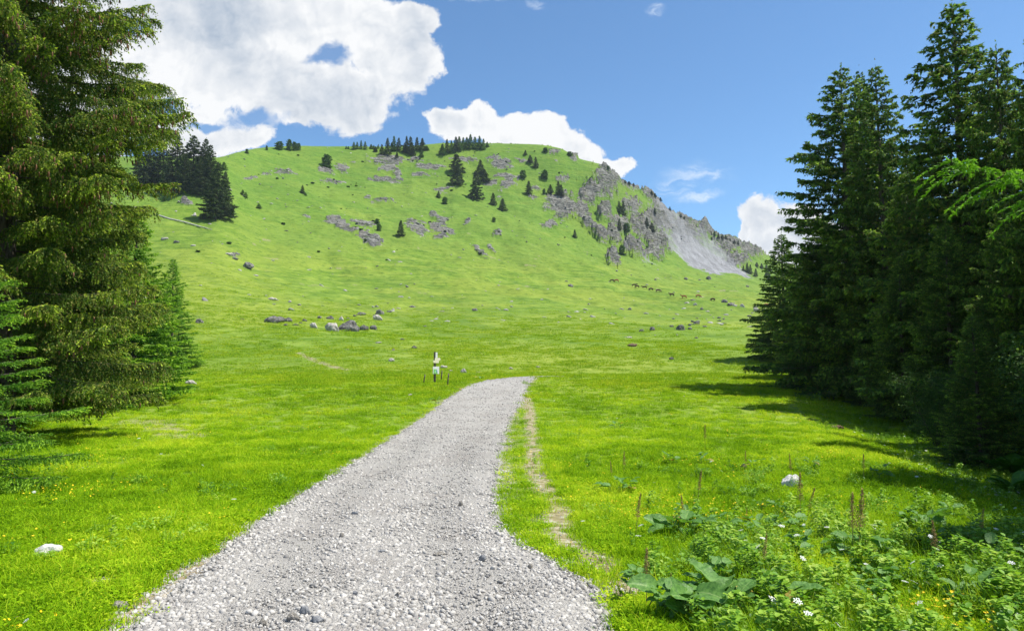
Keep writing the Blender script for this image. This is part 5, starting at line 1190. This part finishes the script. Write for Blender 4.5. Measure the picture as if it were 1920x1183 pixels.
def dock(px_, base, w_, n, Lr, label, group='leafy dock plants in the near meadow', yel=1):
    if 'weed' in label or 'shaded' in label or 'corner' in label: yel = 0
    p = G(px_, base); k = p.y/F; rad = w_*k/2; r_ = thing('dock_plant', label, 'plant', p, 0, group)
    for i in range(n):
        a = rg.uniform(0, 6.283); L = Lr*rg.uniform(.6, 1.15); e = rad*rg.uniform(.15, .8); h = rg.uniform(.10, .26)
        me = LY[i % 2] if i < yel else LV[i % 6]; rp = (e*math.cos(a), e*math.sin(a)*.6, h)
        o_ = link('leaf', me, r_, rp); o_.rotation_euler = (rg.normal(0, .25), rg.uniform(-.45, .25), a + rg.normal(0, .4)); o_.scale = (L, L, L)
        st_ = link('stem', STM, o_, (0, 0, 0)); q = 1.0
        st_.scale = (1, 1, h/L + .05)
STM = tube_mesh('leaf_stem', [(0.03, 0, 0), (-.12, 0, -.5), (-.2, 0, -1)], [.018, .02, .022], 'green_stem', 5)
WL = ['low leafy weed in the right foreground tangle, %s of them from the left' % ORD[i_] for i_ in range(26)]; WX = sorted(np.random.default_rng(8).uniform(1180, 1910, 26))
DK = [(1310,1172,220,22,.20,'biggest dock plant with broad crinkled leaves at the bottom edge'),(1285,1008,190,22,.17,'wide dock clump in the middle of the right foreground'),(1160,925,90,13,.13,'dock clump beside the worn strip right of the track'),
 (1262,872,44,7,.12,'small dock plant with a brown leaf, left of two in the mid meadow'),(1312,872,44,7,.12,'small dock plant with a brown leaf, right of two in the mid meadow'),(1415,884,44,5,.11,'few grey green dock leaves near the whitish rock'),
 (1155,806,32,6,.13,'dark little dock rosette farther up the meadow'),(1420,1010,110,12,.13,'dock leaves around the leaning dried stalks'),(1610,1050,130,14,.14,'dock clump under the three tall green seed stalks'),
 (1735,1000,110,12,.14,'shaded dock leaves on the bank'),(1790,1040,90,10,.13,'dock leaves by a yellowing seed stalk on the bank'),(1860,1070,100,10,.14,'pale dock leaves near the right edge'),(1830,1150,120,12,.15,'dock leaves at the lower right corner'),
 (1475,1170,90,8,.12,'dock leaves at the bottom edge right of the biggest plant'),(1520,880,40,6,.10,'small dock leaves right of the whitish rock'),(1655,900,44,7,.12,'dark leafy plant in the sunlit ground cover'),
 (822,756,26,5,.16,'dark dock plant beside the left verge of the track'),(856,737,16,4,.15,'tiny dock plant nearer the end of the track'),(900,712,18,5,.18,'tiny dock plant left of the track end')]
for i_ in range(26):
    x_ = float(WX[i_]); y_ = rg.uniform(960, 1175)
    DK.append((x_, y_, rg.uniform(40, 80), int(rg.integers(5, 9)), rg.uniform(.07, .12), WL[i_]))
for q in DK: dock(q[0], q[1], q[2], int(q[3]*1.25), q[4]*1.3, q[5])
def stalk_mesh(rg, H_, lean, dens_=1.0):
    V, T_ = [], []; 
    pts = [np.array([lean*H_*t_**1.4, 0, H_*t_]) for t_ in np.linspace(0, 1, 6)]
    stem = (pts, [.0075*(1-.6*t_) for t_ in np.linspace(0, 1, 6)])
    n = int(520*dens_); t0 = rg.uniform(.48, 1.0, n); c = np.stack([lean*H_*t0**1.4, 0*t0, H_*t0], -1); a = rg.uniform(0, 6.28, n); rad = .085*(1.12 - t0)*rg.uniform(.2, 1, n)*1.5
    c = c + np.stack([np.cos(a)*rad, np.sin(a)*rad, rg.uniform(0, .02, n)], -1); s_ = .022
    d = rg.normal(size=(n, 3)); e = rg.normal(size=(n, 3))
    d /= np.linalg.norm(d, axis=1)[:, None]; e /= np.linalg.norm(e, axis=1)[:, None]
    V = np.stack([c - d*s_*.6, c + e*s_*.6, c + d*s_*.6 + np.array([0, 0, .004])], 1).reshape(-1, 3)
    return tube_mesh('stalk_stem', *stem, 'dry_stalk', 5), mesh_np('seed_head', V, np.arange(3*n).reshape(-1, 3), 'dry_stalk')
flat_mat('green_seed', [(.20,.20,.04),(.32,.30,.08)], 25, .85)
SKS = [stalk_mesh(rg, 1.0, l_) for l_ in (.02, .12, -.08, .35)]
SK_ = [(1322,845,800,0,'dark dried dock stalk high in the meadow, farthest of the right half'),(1148,905,868,2,'left short brown stalk behind the dock clump by the worn strip'),(1170,896,850,0,'right thin brown stalk behind the dock clump by the worn strip'),
 (1192,1010,932,1,'bent brown stalk left of the wide dock clump'),(1212,1150,1040,0,'tall brown stalk left of the biggest dock plant'),(1258,1130,1080,0,'short brown stalk rising from the biggest dock plant'),(1284,1000,935,2,'brown stalk standing in the wide dock clump'),
 (1308,950,888,1,'brown stalk behind the wide dock clump'),(1398,884,848,0,'brown stalk beside the small brownish stone'),(1485,905,855,2,'dark stalk in front of the whitish rock'),(1430,1090,1010,1,'brown stalk in the yellow flowered grass'),
 (1400,985,955,0,'short yellowish stalk in mid foreground'),(1512,985,922,3,'dark stalk leaning right beside the upright one'),(1501,985,895,0,'upright stalk left of the leaning one'),(1600,1050,935,0,'left of the tall seed stalks over the shaded clump'),(1610,1055,930,1,'right of the tall seed stalks over the shaded clump'),
 (1620,905,855,0,'dark upright seed stalk in the sunlit ground cover'),(1757,1078,985,2,'yellowing seed stalk on the bank'),(1718,935,918,0,'tiny dark stalk above the shaded dock leaves'),(1838,1030,960,1,'seed stalk near the right edge on the bank'),(1570,1020,985,3,'yellow brown stalk leaning left of the tall seed stalks'),(1905,1183,1135,0,'yellowish seed stalk in the lower right corner')]
for (x_, b_, tp_, k, lb_) in SK_:
    p = G(x_, b_); h = (b_ - tp_)/F*p.y*1.05; r_ = thing('dried_stalk', lb_, 'plant', p, rg.normal(0, .25), 'seed stalks of dock in the near meadow', h)
    link('stem', SKS[k][0], r_); link('seed_head', SKS[k][1], r_)
def frond_mesh(rg):
    V, F_ = [], []; L = 1.0; n = 26
    for i in range(n):
        t_ = (i + 1)/n; x_ = L*t_*(1 - .18*t_); z_ = L*(.75*t_ - .62*t_*t_); pl_ = .22*L*math.sin(math.pi*min(1, .12 + t_*.88))**.8
        for s_ in (-1, 1):
            b = len(V); V += [(x_ - .012, 0, z_), (x_ + .022, 0, z_), (x_ + .05, s_*pl_*.6, z_ - .01), (x_ + .035, s_*pl_, z_ - .05), (x_ + .0, s_*pl_*.55, z_ - .02)]
            F_ += [(b, b+1, b+2), (b, b+2, b+4), (b+4, b+2, b+3)]
    return mesh_np('frond', np.array(V), np.array(F_), 'fern_leaf', False, {'b': np.zeros(len(V))})
FR = [frond_mesh(rg) for _ in range(2)]
FN = [(1580,742,.9,'fern at the left start of the fern row below the wood'),(1625,752,.8,'fern left in the row below the wood'),(1700,786,1.0,'tall bright fern in mid row below the wood'),(1728,796,1.05,'tall bright fern beside the other in mid row below the wood'),(1762,806,.9,'fern right of the two tall ones below the wood'),
 (1805,845,.85,'fern in the shade under the slender young spruce'),(1850,868,.9,'dark fern right of the slender young spruce'),(1895,895,.95,'bright fern at the right picture edge below the wood'),(1905,930,.8,'lower fern at the right picture edge'),(1795,870,.7,'small fern on the bank under the wood')]
for (x_, b_, s_, lb_) in FN:
    p = G(x_, b_); r_ = thing('fern', lb_, 'plant', p, rg.uniform(0, 6), 'ferns along the foot of the right wood', s_)
    for i in range(13):
        o_ = link('frond', FR[i % 2], r_); o_.rotation_euler = (rg.normal(0, .15), rg.uniform(-.75, -.1), i*.4833*math.pi/1.57 + rg.normal(0, .15)); q = rg.uniform(.7, 1.1); o_.scale = (q, q, q)

# ------------------------------------------------------------------ air
hm = bpy.data.materials.new('haze'); hm.use_nodes = True; t = NT(hm.node_tree); t.n.clear(); mats['haze'] = hm
pv = t.new('ShaderNodeVolumePrincipled'); pv.inputs['Color'].default_value = (.72, .84, 1, 1); pv.inputs['Density'].default_value = 0.00009; pv.inputs['Anisotropy'].default_value = .2
oo = t.new('ShaderNodeOutputMaterial'); t.l.new(pv.outputs[0], oo.inputs[1])
hz_ = bobj('haze', lambda b: box(b, 0, 0, 0, 6200, 6200, Z.max() + 30 - (Z.min() - 1)), 'haze', None, 0); hz_.location = (0, 0, (Z.max() + 30 + Z.min() - 1)/2)
tag(hz_, 'thin summer haze over the valley', None, None, 'stuff')
